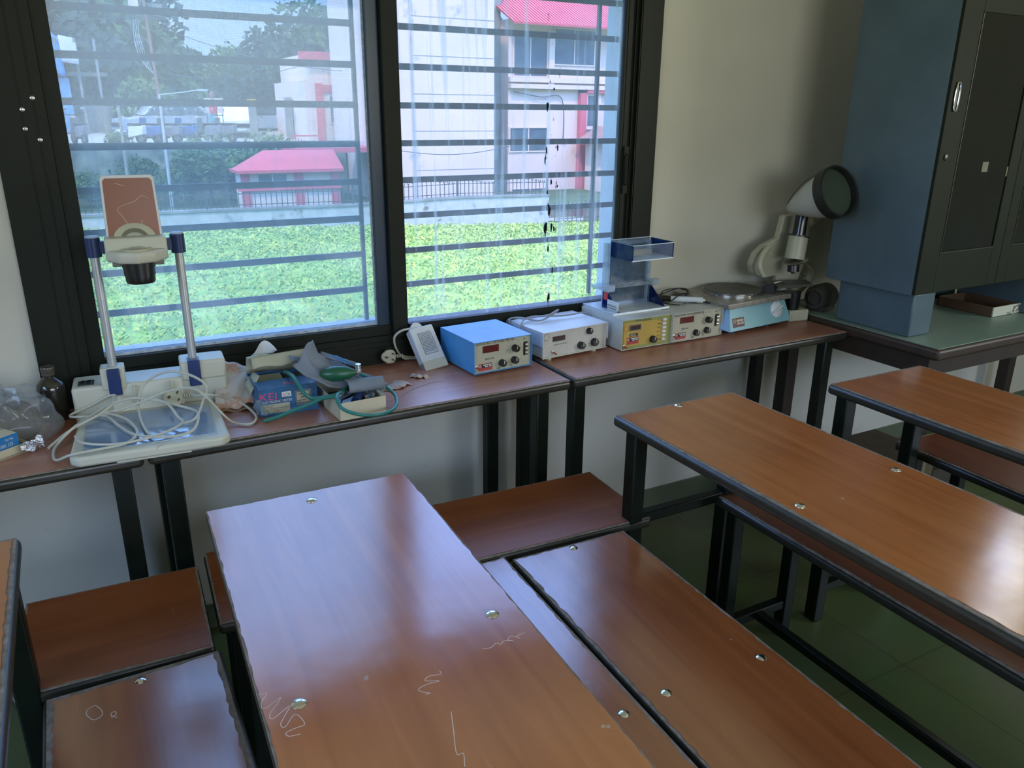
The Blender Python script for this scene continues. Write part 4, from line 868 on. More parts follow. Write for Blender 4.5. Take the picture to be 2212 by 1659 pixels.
for i in range(3): G().tube([(.275+.012*i, -.232-.004*i, .884-.003*i), (.300+.013*i, -.258-.005*i, .872-.004*i), (.318+.012*i, -.275-.006*i, .860-.004*i)], .0014, 6).done('piping', pm('bright_blue_thread', (.05, .2, .42), .5), p)
# rubber bulb with valve
p = thing('rubber_bulb', (.236, -.300, .842), 'dark green rubber squeeze bulb lying on the grey cuff', 'rubber bulb')
m_bulb = pm('green_rubber', (.012, .085, .040), .34, var=.1)
ax = Vector((.088, -.030, .002)); Mb = ax.to_track_quat('Z', 'Y').to_matrix().to_4x4()
G().lathe([(0, -.004), (.008, -.002), (.016, .010), (.0225, .032), (.0225, .052), (.018, .075), (.010, .093), (.006, .100), (0, .100)], 28, Mb, (0, 0, .004)).done('bulb', m_bulb, p, smooth=70)
e = Vector((0, 0, .004))+ax.normalized()*.10
g = G(); g.lathe([(0, 0), (.0075, 0), (.0075, .012), (.005, .014), (0, .014)], 14, Mb, e).lathe([(0, -.002), (.008, -.002), (.008, .003), (.006, .004), (.008, .005), (.008, .010), (.006, .011), (.008, .012), (.008, .018), (0, .018)], 14, None, e+Vector((.006, 0, .006)))
g.done('valve', m_chrome, p)
m_gt = pm('green_rubber_tube', (.018, .155, .125), .35, var=.08)
g = G().tube([(.157, -.197, .836), (.156, -.237, .846), (.162, -.290, .846), (.169, -.345, .822), (.188, -.356, .802), (.208, -.362, .800), (.260, -.362, .802), (.300, -.330, .806), (.318, -.316, .81)], .0055, 10)
g.tube([(.061, -.335, .749), (.095, -.341, .756), (.139, -.352, .772), (.183, -.364, .787), (.218, -.372, .801), (.262, -.384, .803)], .0055, 10)
tag(g.done('rubber_tube', m_gt, None), 'teal green rubber tube forked across the blue carton', 'tube')
g = G().tube([(.267, -.390, .815), (.250, -.412, .822), (.237, -.445, .818), (.242, -.468, .800), (.270, -.485, .785), (.310, -.492, .775), (.350, -.480, .768), (.388, -.455, .764), (.418, -.415, .766), (.430, -.365, .775), (.415, -.325, .790), (.380, -.300, .812), (.345, -.318, .838)], .0050, 10)
tag(g.done('rubber_tube', m_gt, None), 'teal green rubber tube looping round the cream tray of parts', 'tube')

# folded paper packet behind the projector
p = thing('paper_packet', (-.035, -.16, HS), 'crumpled printed paper packet between projector and blue carton', 'paper packet', -.2)
m_pk = pm('printed_paper', (.46, .42, .36), .7, var=.12, scale=20, dirt=(.45, .19, .08), dirt_amt=.45, dscale=16)
G().grid(lambda u, v: Vector((.0+.105*u, .10-.14*v+.006*math.sin(u*9), .125*(1-u*.55)*(1-v)**.8+.004*math.sin(u*14+v*9)+.028*(1-v*.2)*u)), 16, 12).done('outer_fold', m_pk, p, solid=.003)
G().grid(lambda u, v: Vector((.01+.10*u, .09-.135*v, .004+.018*(1-v)+.004*math.sin(u*11))), 12, 8).done('lower_fold', pm('brown_paper', (.22, .15, .09), .7), p, solid=.003)

# brown bottle
p = thing('reagent_bottle', (-.438, -.035, HS), 'dark brown glass bottle without cap behind the plastic bag', 'bottle')
m_bt = pm('brown_black_glass', (.020, .018, .013), .12, var=.1, spec=.8)
G().lathe([(0, 0), (.034, 0), (.036, .003), (.036, .088), (.033, .104), (.020, .118), (.0145, .123), (.0145, .128)], 32).done('body', m_bt, p)
G().lathe([(.0145, .126), (.0165, .128), (.0165, .132), (.0145, .134), (.0165, .136), (.0165, .140), (.0175, .142), (.0175, .149), (.0165, .151), (.0115, .151), (.0115, .125)], 28).done('neck', pm('bottle_neck', (.07, .06, .045), .3), p)

# plastic bag with a round dish and foil inside
m_bag = clear_mat('crinkled_bag_plastic', (.86, .88, .88), .26, (.62, .68, .72), 1.4)
p = thing('plastic_bag', (-.510, -.135, HS), 'crumpled clear plastic bag lying on the left side table', 'plastic bag')
def bagf(u, v):
    a = u*2*PI; b = v*PI*.5
    r = 1+.10*math.sin(3*a+2)+.06*math.sin(7*a+b*6)+.05*math.sin(11*b+a*2)+.05*mnoise.noise(Vector((math.cos(a)*3, math.sin(a)*3, b*3)))
    return Vector((-.03+.105*r*math.cos(a)*math.cos(b)**.6, .0+.095*r*math.sin(a)*math.cos(b)**.6, .003+.125*(r-.05)*math.sin(b)))
G().grid(bagf, 64, 22).done('film', m_bag, p, smooth=25)
o = thing('round_dish', (-.520, -.165, HS+.048), 'round amber dish seen inside the clear plastic bag', 'dish')
MD = Matrix.Rotation(math.radians(58), 4, 'X')
G().lathe([(0, 0), (.052, 0), (.056, .004), (.056, .016), (.053, .016), (.052, .006), (0, .006)], 36, MD).done('dish', clear_mat('amber_plastic', (.55, .46, .34), .5, (.30, .25, .17)), o)
o2 = G().grid(lambda u, v: Vector((-.515+.050*u, -.262+.018*math.sin(u*9+v*7)*.4-.01*v, HS+.008+.034*v*(.4+.6*u)+.006*math.sin(u*21+v*17))), 14, 10).done('foil_scrap', pm('crumpled_foil', (.75, .78, .8), .22, metal=1., bump=.6, bscale=160), None, smooth=0, solid=.001)
tag(o2, 'crumpled silver foil scrap in front of the plastic bag', 'foil')

# cream carton with a blue catalogue band at the left border
p = thing('catalogue_carton', (-.652, -.36, HS), 'flat cream carton with a blue band lettered 1001 125', 'box', .62)
bx(0, .19, 0, .10, 0, .006, 'carton_lid', m_cc, p, .001)
g = G(); g.box(0, .19, 0, .0015, 0, .024).box(0, .0015, 0, .1, 0, .024).box(.1885, .19, 0, .1, 0, .024); g.done('carton_sides', m_cc, p)
bx(.005, .168, .006, .105, .012, .056, 'inner_box', m_cc, p, .001)
bx(.004, .169, .0045, .006, .018, .055, 'blue_band', pm('catalogue_blue', (.012, .16, .42), .5), p)
G().text('Cat No.', .0085, T(.136, .0042, .0425) @ RX, .0002, sx=.8).text('1001 125', .0125, T(.119, .0042, .0275) @ RX, .0002, sx=.75).done('band_lettering', m_inkwhite, p, smooth=0)

# torn laminate flakes on the side table
rnd = random.Random(5)
for i, (x, y, s_, lab) in enumerate(((.490, -.212, .055, 'larger curled flake of torn pinkish laminate left of the white adapter'), (.592, -.160, .034, 'small curled flake of torn laminate close by the white adapter foot'))):
    o = G().grid(lambda u, v: Vector(((u-.5)*2*s_*(1-.35*abs(v-.5)*(1+math.sin(u*9)*.5)), (v-.5)*1.1*s_+.006*math.sin(u*10), .002+.008*math.sin(u*PI)*math.sin(v*PI+.4)+.003*math.sin(u*17))), 12, 10).done('laminate_flake', pm('flake_back', (.40, .30, .25), .6, var=.2, scale=30), None, solid=.0008)
    o.location = (x, y, HS); o.rotation_euler[2] = .4-i; tag(o, lab, 'flake')
G().tube([(.40, -.335, HS), (.46, -.32, HS), (.52, -.27, HS), (.60, -.235, HS), (.64, -.235, HS)], .0012, 5).done('crack', m_ply, t1).location = (.242, -.038, 0-FZ)

# cartons stored on the floor under the far right desk
o = bx(0, .30, 0, .3, 0, .30, 'carton', pm('brown_carton', (.075, .058, .030), .7, var=.15)); o.location = (2.42, -.62, FZ+.02)
tag(o, 'brown carton on the floor under the green table', 'box')
bx(.06, .13, -.001, 0, .17, .215, 'paper_label', pm('greenish_label', (.12, .17, .14), .6), o)
bx(.20, .245, -.0012, 0, 0, .30, 'carton_tape', pm('tan_tape', (.16, .14, .07), .5), o)
o = bx(0, .26, 0, .3, 0, .2, 'carton', pm('dark_brown_carton', (.035, .03, .018), .7, var=.15)); o.location = (2.76, -.60, FZ+.02)
tag(o, 'smaller dark carton beside the labelled brown one', 'box')
G().box(.06, .10, -.02, 0, .06, .12).done('steel_buckle', m_steel, o, .004)
# crumpled wrapper on the floor at the left
o = G().grid(lambda u, v: Vector((.10*u+.02*math.sin(v*9), .16*v+.02*math.sin(u*11), .01+.03*abs(math.sin(u*7+v*5))*u)), 14, 16).done('plastic_wrapper', clear_mat('wrapper_film', (.7, .76, .74), .5, (.4, .48, .46)), None, smooth=0)
o.location = (-.66, -1.28, .12); tag(o, 'crumpled clear wrapper between the left desk and the scratched bench', 'wrapper')
o.location.z = FZ+.002
# ================================================================== outside
def gz(x, y):
    if y < 21: return -1.30-.045*max(0, x)*min(1, y/20)+.0*y
    if y < 27.5: return -1.3-.045*max(0, min(x, 16))
    return 0
def leafmat(name, c0, c1, scale):
    m, t, b = newmat(name); n = t.nodes.new; k = t.links.new
    tc = n('ShaderNodeTexCoord'); nz = n('ShaderNodeTexNoise'); nz.inputs['Scale'].default_value = scale; nz.inputs['Detail'].default_value = 8; nz.inputs['Roughness'].default_value = .75
    k(tc.outputs['Object'], nz.inputs['Vector']); rp = n('ShaderNodeValToRGB'); k(nz.outputs['Fac'], rp.inputs['Fac'])
    rp.color_ramp.elements[0].position = .36; rp.color_ramp.elements[1].position = .64
    rp.color_ramp.elements[0].color = c0+(1,); rp.color_ramp.elements[1].color = c1+(1,)
    k(rp.outputs['Color'], b.inputs['Base Color']); b.inputs['Roughness'].default_value = .8; b.inputs['Specular IOR Level'].default_value = .2
    MATS[name] = m; return m
m_lawn = leafmat('lawn_green', (.12, .24, .04), (.34, .52, .10), 2.2)
m_blade = leafmat('weed_leaf', (.19, .30, .045), (.50, .57, .13), 1.5)
g = G().grid(lambda u, v: (-26+56*u, .6+20.2*v, gz(-26+56*u, .6+20.2*v)+.03*mnoise.noise(Vector(((-26+56*u)*1.3, 20*v*1.3, 0)))), 110, 44)
struct(g.done('ground_lawn', m_lawn))
rnd = random.Random(11); g = G()
for i in range(48000):
    y = 3.2+16.6*rnd.random()**.72; x = rnd.uniform(-.26*y-2, 1.0*y+1.5)
    if x < -6 or x > 18: continue
    z = gz(x, y); s_ = rnd.uniform(.014, .034)*(1+.05*y); a = rnd.uniform(0, 2*PI); hgt = rnd.uniform(.03, .12)
    dx, dy = s_*math.cos(a), s_*math.sin(a)
    v = [g.bm.verts.new(p_) for p_ in ((x-dx, y-dy, z+hgt*.4), (x+dy*.5, y-dx*.5, z+hgt*.9), (x+dx, y+dy, z+hgt), (x-dy*.5, y+dx*.5, z+hgt*.7))]
    g._f(v)
o = g.done('grass', m_blade, smooth=0); tag(o, 'bright green leafy ground cover on the lawn outside the window', 'grass', kind='stuff')

m_wallw = pm('weathered_white_wall', (.42, .42, .40), .85, var=.15, scale=3, dirt=(.12, .13, .11), dirt_amt=.25, dscale=2.5)
m_iron = pm('dark_iron', (.045, .05, .05), .5, var=.2)
m_bwhite = pm('building_white', (.60, .48, .41), .85, var=.05, scale=.6, dirt=(.30, .31, .32), dirt_amt=.1, dscale=.8)
m_pink = pm('pink_red_paint', (.50, .085, .11), .7, var=.08, scale=2)
m_bglass = pm('building_window_glass', (.07, .10, .12), .2, var=.3, scale=2)
m_conc = pm('stained_concrete', (.20, .21, .20), .85, var=.3, scale=1.5)
# boundary wall with spiked railing
p = thing('boundary_wall', (0, 20, -1.35), 'weathered white boundary wall with spiked iron railing behind the lawn', 'wall')
def wt(x): return -.98-.008*max(0, x) if x < 7 else -.90-.018*(x-7)
for a, b in ((-7, -1.2), (-1.2, 2.9), (2.9, 6.9), (6.9, 10.2), (10.2, 13.4)):
    za, zb = wt(a+.01)+1.35, wt(b-.01)+1.35
    G().hexa([(a, 0, -.9), (b, 0, -.9), (b, .22, -.9), (a, .22, -.9)], [(a, 0, za), (b, 0, zb), (b, .22, zb), (a, .22, za)]).done('wall_bay', m_wallw, p, .01)
    G().hexa([(a, -.04, za), (b, -.04, zb), (b, .26, zb), (a, .26, za)], [(a, -.04, za+.06), (b, -.04, zb+.06), (b, .26, zb+.06), (a, .26, za+.06)]).done('coping', m_conc, p)
    g = G(); n = int((b-a)/.145)
    for i in range(n):
        x = a+.08+i*(b-a-.1)/n; z0 = za+(zb-za)*(x-a)/(b-a)
        hh = .50+.06*math.cos((x-a)/(b-a)*2*PI*1.5)
        g.box(x-.010, x+.010, .10, .12, z0, z0+hh)
        if a >= 6.8: g.box(x-.045, x-.03, .10, .12, z0+hh, z0+hh+.05).box(x+.02, x+.035, .10, .12, z0+hh, z0+hh+.05).box(x-.04, x+.03, .10, .12, z0+hh-.01, z0+hh+.008)
    for dz in (.13, .42): g.hexa([(a, .10, za+dz), (b, .10, zb+dz), (b, .12, zb+dz), (a, .12, za+dz)], [(a, .10, za+dz+.02), (b, .10, zb+dz+.02), (b, .12, zb+dz+.02), (a, .12, za+dz+.02)])
    g.done('railing', m_iron, p, smooth=0)
    bx(b-.05, b, .08, .14, zb, zb+.62, 'railing_post', m_iron, p)
p = thing('low_gate', (13.5, 19.8, -2.0), 'short black spiked railing below the pink pillar', 'railing')
g = G()
for i in range(16): g.box(.0+.17*i, .02+.17*i, 0, .02, 0, .80+.03*math.sin(i))
for dz in (.25, .5, .7): g.box(0, 2.6, 0, .02, dz, dz+.025)
g.done('bars', m_iron, p, smooth=0)

def wins(p, L, y, mat=None, frame=.05):
    for (x0, x1, z0, z1) in L:
        f = G().box(x0-frame, x1+frame, y-.05, y+.02, z0-frame, z0).box(x0-frame, x1+frame, y-.05, y+.02, z1, z1+frame).box(x0-frame, x0, y-.05, y+.02, z0, z1).box(x1, x1+frame, y-.05, y+.02, z0, z1).box((x0+x1)/2-.02, (x0+x1)/2+.02, y-.03, y+.02, z0, z1).done('window', m_bwhite, p)
        G().box(x0, x1, y-.012, y+.01, z0, z1).done('window_glass', m_bglass, f)
# big white building (right pane)
p = thing('tower_block', (0, 24, -2.0), 'large blank white tower block with a grey stained recess', 'building')
bx(9.3, 13.47, 0, 5.6, 0, 9.5, 'wall', m_bwhite, p)
for z in (1.6, 2.9, 4.1, 5.3, 6.5, 7.6): bx(10.4, 13.47, -.006, 0, z, z+.02, 'joint_line', m_conc, p)
for x in (10.36,): bx(x, x+.03, -.03, 0, 0, 9.5, 'drain_pipe', m_wallw, p)
bx(13.47, 15.1, 2.6, 2.8, 0, 9.5, 'recess_wall', m_conc, p)
G().box(14.5, 14.95, 2.5, 2.6, .5, 1.75).done('recess_window', m_bglass, p)
p = thing('college_building', (0, 26, -2.6), 'white building with large dark windows, ledges and a pink corrugated roof', 'building')
bx(15.12, 24, 0, 8, 0, 7.45, 'wall', m_bwhite, p)
wins(p, [(15.35, 16.8, 5.48, 7.0), (17.15, 19.0, 5.95, 7.2), (15.2, 16.88, 2.7, 3.56), (15.3, 17.0, .8, 1.22)], 0)
bx(15.1, 21, -.25, 0, 5.02, 5.18, 'ledge', m_bwhite, p); bx(15.1, 21, -.18, 0, 5.25, 5.42, 'ledge', m_bwhite, p)
bx(16.85, 17.10, -.14, 0, 5.15, 7.1, 'pier', m_bwhite, p)
g = G()
for i in range(46):
    x = 14.9+i*.15
    g.hexa([(x, -.8, 7.25), (x+.08, -.8, 7.25), (x+.08, 5, 10.0), (x, 5, 10.0)], [(x, -.8, 7.30), (x+.08, -.8, 7.30), (x+.08, 5, 10.05), (x, 5, 10.05)])
g.hexa([(14.9, -.8, 7.22), (21.8, -.8, 7.22), (21.8, 5, 9.97), (14.9, 5, 9.97)], [(14.9, -.8, 7.26), (21.8, -.8, 7.26), (21.8, 5, 10.01), (14.9, 5, 10.01)])
g.done('roof', m_pink, p, smooth=0)
bx(18.32, 18.62, -.22, 0, 0, 5.05, 'pillar', m_pink, p); bx(18.32, 20.5, -.22, 0, 4.9, 5.12, 'pink_lintel', m_pink, p)
f = G().box(18.62, 19.4, -.1, 0, 3.5, 4.9).done('side_window', m_bwhite, p); G().box(18.75, 19.2, -.115, -.1, 3.65, 4.8).done('side_window_glass', m_bglass, f)
G().tube([(15.3, -.1, 4.9), (16.5, -.12, 4.72), (17.5, -.1, 4.66), (17.6, -.1, 3.0)], .018, 6).done('cable', m_iron, p)
p = thing('porch', (18.3, 24.2, -2.7), 'cream porch with small tiled roof at the edge of the pane', 'porch')
G().hexa([(-.3, -.6, 3.15), (2.6, -.6, 3.15), (2.6, 1.5, 3.15), (-.3, 1.5, 3.15)], [(.5, 0, 3.75), (2.4, 0, 3.75), (2.4, 1.0, 3.75), (.5, 1.0, 3.75)]).done('roof', pm('brown_tile', (.30, .20, .18), .8, var=.3, scale=9), p)
bx(.15, 2.5, -.2, 1.3, 0, 3.15, 'body', pm('cream_plaster', (.60, .52, .44), .85), p)
for z in (.4, 1.6): G().hexa([(.05, -.35, z), (1.6, -.35, z), (1.6, -.2, z), (.05, -.2, z)], [(.15, -.3, z+.12), (1.6, -.3, z+.12), (1.6, -.2, z+.16), (.15, -.2, z+.16)]).done('moulding', pm('salmon_plaster', (.5, .33, .26), .8), p)

# pink and white house (left pane)
p = thing('pink_house', (0, 30, -1.4), 'pink and white two-storey house with a wide dark window', 'building')
bx(8.35, 14, 0, 5, 0, 4.05, 'wall', m_bwhite, p); bx(8.9, 14, 1.2, 6, 4.0, 5.1, 'upper_wall', m_bwhite, p)
bx(8.75, 9.02, -.10, 0, 0, 3.95, 'corner_band', m_pink, p); bx(8.9, 14, -.08, 0, 3.62, 3.9, 'pink_band', m_pink, p); bx(8.5, 14, .9, 1.2, 4.85, 5.15, 'parapet', m_pink, p)
bx(8.5, 14, -.2, 0, 1.18, 1.34, 'pink_ledge', m_pink, p)
wins(p, [(9.3, 11.4, 2.50, 3.48)], 0)
g = G()
for i in range(9): g.box(7.5+.11*i, 7.53+.11*i, -.9, -.87, 1.35-.02*i, 2.0-.03*i)
g.box(7.45, 8.5, -.92, -.86, 2.0, 2.06).done('stair_railing', m_pink, p, smooth=0)
p = thing('red_roof_hut', (0, 23, -1.5), 'low white hut with red corner bands and a pink hipped roof', 'hut')
bx(4.35, 7.35, 0, .9, 0, 1.35, 'wall', m_bwhite, p)
for x in (4.33, 5.95, 7.1): bx(x, x+.27, -.05, 0, 0, 1.3, 'corner_band', m_pink, p)
bx(4.22, 7.4, -.12, 0, .72, .84, 'band', m_pink, p)
G().hexa([(4.2, -.3, 1.33), (7.45, -.3, 1.33), (7.45, 1.2, 1.33), (4.35, 1.2, 1.33)], [(5.25, .7, 1.86), (7.45, .7, 1.86), (7.45, .9, 1.86), (5.25, .9, 1.86)]).done('roof', m_pink, p)
bx(4.2, 7.45, -.32, 1.0, 1.25, 1.34, 'fascia', m_pink, p)
bx(6.0, 9.5, 1.5, 4.0, 1.72, 1.87, 'upper_ledge', m_pink, p)
wins(p, [(4.85, 5.7, .95, 1.2)], 0, frame=.03)

# retaining wall, parking terrace and hill
m_stone = pm('stone_retaining', (.14, .16, .12), .9, var=.65, scale=1.6, bump=.6, bscale=5, dirt=(.05, .08, .05), dirt_amt=.35, dscale=1.3)
m_hill = leafmat('hill_green', (.03, .06, .03), (.10, .16, .07), 1.2)
m_dirt = pm('terrace_dirt', (.30, .30, .27), .9, var=.2, scale=2)
struct(bx(-30, 9.2, 28, 28.6, -1.6, .30, 'terrace_wall', m_stone))
struct(G().grid(lambda u, v: (-30+70*u, 28.3+10*v, .30+.35*v+.02*math.sin(u*90)), 20, 6).done('path_terrace', m_dirt))
struct(G().grid(lambda u, v: (-30+70*u, 20.2+8*v, -1.45), 4, 3).done('ground_strip', m_hill))
struct(G().grid(lambda u, v: (-40+110*u, 38+40*v, .6+5.2*v**.9+.4*mnoise.noise(Vector((u*14, v*9, 0)))), 60, 24).done('hill', m_hill))
# trees
def crown_mesh(seed, n, mat):
    rnd = random.Random(seed); g = G(); blobs = [(rnd.uniform(-.6, .6), rnd.uniform(-.5, .5), rnd.uniform(.5, 1.7), rnd.uniform(.45, .75)) for _ in range(9)]
    for i in range(n):
        b = blobs[i % 9]; d = Vector((rnd.gauss(0, 1), rnd.gauss(0, 1), rnd.gauss(0, 1))).normalized()*b[3]*rnd.uniform(.72, 1.08)
        c = Vector(b[:3])+d; s_ = rnd.uniform(.05, .12); q = Vector((rnd.gauss(0, 1), rnd.gauss(0, 1), rnd.gauss(0, 1))).normalized(); r = q.orthogonal().normalized(); q2 = q.cross(r)
        g._f([g.bm.verts.new(c+r*s_), g.bm.verts.new(c+q2*s_*.6), g.bm.verts.new(c-r*s_), g.bm.verts.new(c-q2*s_*.6)])
    bm_ = g.bm; me = bpy.data.meshes.new('foliage'); bm_.to_mesh(me); bm_.free(); me.materials.append(mat); return me
mt_ = [leafmat('tree_green_a', (.02, .05, .022), (.075, .14, .05), 2.0), leafmat('tree_green_b', (.04, .085, .03), (.13, .22, .08), 2.0), leafmat('tree_blue_green', (.02, .045, .035), (.06, .10, .075), 2.0)]
crowns = [crown_mesh(1, 1500, mt_[0]), crown_mesh(2, 1500, mt_[1]), crown_mesh(3, 1500, mt_[2])]
trunk_me = G().cyl((0, 0, -.6), (0, 0, .9), .07, .04, 8).done('trunk', pm('bark', (.10, .085, .06), .9)); tm = trunk_me.data; bpy.data.objects.remove(trunk_me)
def tree(x, y, z, s, kind, lab, group='trees on the hillside'):
    t = thing('tree', (x, y, z), lab, 'tree', random.uniform(0, 6), group); t.scale = (s*1.05, s*1.05, s)
    for nm, me in (('foliage', crowns[kind]), ('trunk', tm)):
        o = bpy.data.objects.new(nm, me); COL.objects.link(o); o.parent = t
    return t
TL = ['dark green tree on the slope behind the parking terrace', 'lighter green tree on the slope behind the parking terrace', 'blue-green hazy tree on the slope behind the parking terrace']
random.seed(21)
rows = [(39, .8, [(-4, 2.0), (-1.5, 2.6), (1.2, 2.4), (3.0, 2.2), (5.6, 1.3), (7.6, 1.4), (10, 1.6), (12.6, 2.0), (15.5, 2.6)]),
        (44, 1.6, [(-6, 3.2), (-2.5, 3.4), (-.4, 4.0), (1.9, 3.6), (5.6, 1.5), (8.2, 1.4), (10.6, 1.9), (13.4, 2.6), (16.5, 3.4), (20, 3.4)]),
        (50, 2.5, [(-7, 3.5), (-3, 3.8), (.6, 4.4), (2.6, 3.9), (6.6, 1.3), (9.4, 1.5), (12.2, 2.0), (15.6, 2.9), (18.6, 3.6), (22, 3.6)])]
for y, z, L in rows:
    for i, (x, s) in enumerate(L): tree(x, y+random.uniform(-1, 1), z-.5*s*.4, s, (i+int(y)) % 3, TL[(i+int(y)) % 3])
tree(5.6, 25.0, -1.1, 1.0, 1, 'bright green bush-like tree growing beside the red-roofed hut', None)
tree(3.9, 26.0, -1.3, 1.05, 1, 'mid green tree left of the red-roofed hut, against the stone wall', None)
tree(-1.2, 26.3, -1.5, .85, 0, 'dark shrub-like tree against the stone terrace wall at the far left', None)
for bx_, by_, bs_, bk_, bl_ in ((.3, 26.6, .55, 1, 'low green shrub below the first scooter, against the terrace wall'), (1.7, 26.2, .7, 0, 'dark shrub between the two slim poles, against the terrace wall'), (2.8, 26.0, .6, 1, 'bright low shrub at the foot of the terrace wall, right of the lamp pole'), (5.0, 26.5, .7, 2, 'blue-green shrub showing over the roof of the hut')): tree(bx_, by_, -1.4, bs_, bk_, bl_, None)
tree(1.5, 29.2, .0, .42, 1, 'small light green bush at the edge of the scooter terrace', None)
tree(3.3, 36.0, .3, 1.3, 1, 'tree with spreading light foliage behind the parked scooters', None)

# poles
m_pole = pm('pale_pole', (.34, .37, .38), .7, var=.1)
for lab, x, y, z0, z1, r, m, lean, gname in (('pale slim street lamp pole left of the hut', 2.43, 24, -1.5, 1.95, .045, m_pole, .04, None), ('tall reddish utility pole with wires behind the scooters', 3.15, 30, .2, 6.2, .06, pm('rusty_pole', (.22, .12, .09), .7), -.2, None), ('brownish pole left of the street lamp pole', 1.32, 24.3, -1.5, 1.75, .05, pm('wood_pole', (.24, .22, .18), .8), .05, None)):
    p = thing('utility_pole' if 'lamp' not in lab else 'street_lamp', (x, y, z0), lab, 'pole')
    G().cyl((0, 0, 0), (lean, 0, z1-z0), r, r*.8, 10).done('shaft', m, p)
    if 'slim' in lab: G().tube([(lean, 0, z1-z0), (.5, 0, z1-z0+.05), (1.2, 0, z1-z0+.16)], .02, 6).box(1.1, 1.4, -.05, .05, z1-z0+.12, z1-z0+.18).done('lamp_arm', m, p)
    if 'tall' in lab:
        G().box(-.7, .5, -.03, .03, 4.3, 4.38).box(-.6, .4, -.03, .03, 5.2, 5.28).done('cross_arm', m_iron, p)
        G().box(-.65, -.35, -.1, .1, 4.5, 4.95).done('lamp_box', m_bwhite, p); G().box(.1, .4, -.1, .1, 4.4, 4.8).done('meter_box', m_conc, p)
        for i in range(4): G().tube([(-.3+.1*i, 0, 5.2-.2*i), (-.6+.05*i, 0, 4.0), (-.5+.1*i, 0, 3.0-.1*i), (0, 0, 2.4)], .010, 5).done('loose_cable', m_pole, p)
g = G()
for a, b in (((-6, 29, 4.5), (3, 30, 4.6)), ((3, 30, 4.4), (10, 28, 2.9)), ((3, 30, 2.8), (8.4, 29.9, 3.2)), ((8.5, 23, .5), (14.2, 23, .55))):
    a, b = Vector(a), Vector(b); g.tube([a.lerp(b, t/8)-Vector((0, 0, .35*math.sin(PI*t/8))) for t in range(9)], .012, 5)
tag(g.done('overhead_wire', m_iron, smooth=0), 'thin overhead wires sagging between the poles and buildings', 'wires')

# blue shed with tarpaulin on the far left of the slope
p = thing('tin_shed', (-.3, 36, .6), 'ramshackle tin shed with blue tarpaulin and shutter at the far left', 'shed')
bx(-.4, .75, 0, 1.2, 0, 2.1, 'shutter', pm('blue_shutter', (.10, .28, .45), .6, var=.25, scale=5), p)
G().grid(lambda u, v: (-.45+1.1*u, -.25+.5*v, 3.9-1.4*v*0-1.3*u*.15-1.5*(1-v)+.08*math.sin(u*12)), 10, 6).done('tarpaulin', pm('blue_tarpaulin', (.05, .22, .52), .5), p, solid=.03)
G().grid(lambda u, v: (.6+.6*u, -.3+.5*v, 3.7-1.0*(1-v)-.1*u), 6, 4).done('awning', pm('pale_sheet', (.4, .42, .44), .7), p, solid=.03)
for x in (-.3, .4, 1.1, 1.8): bx(x, x+.1, .1, .2, 0, 3.6, 'post', m_conc, p)
bx(-.5, 2.2, .3, .5, 2.2, 2.35, 'beam', m_conc, p); bx(.8, 2.2, .5, .7, .0, 1.2, 'low_wall', m_conc, p)
# notice board
p = thing('notice_board', (5.0, 32.6, .5), 'white notice board in two panels on the parking terrace', 'board')
bx(0, .72, 0, .04, 1.20, 1.48, 'panel', m_bwhite, p); bx(0, .72, 0, .04, .92, 1.14, 'panel', m_bwhite, p)
for x in (.05, .64): bx(x, x+.03, .04, .08, 0, 1.5, 'post', m_iron, p)
# gate pillars
for x, h_, lab in ((6.6, 1.5, 'grey gate pillar with yellow top on the parking terrace'), (8.05, 1.6, 'grey trunk-like pillar beside the pink house')):
    o = bx(0, .26, 0, .26, 0, h_, 'gate_pillar', m_conc); o.location = (x, 32, .45); tag(o, lab, 'pillar')
    if 'yellow' in lab: bx(-.02, .28, -.02, .28, h_-.08, h_, 'cap', pm('yellow_paint', (.6, .45, .05), .6), o)
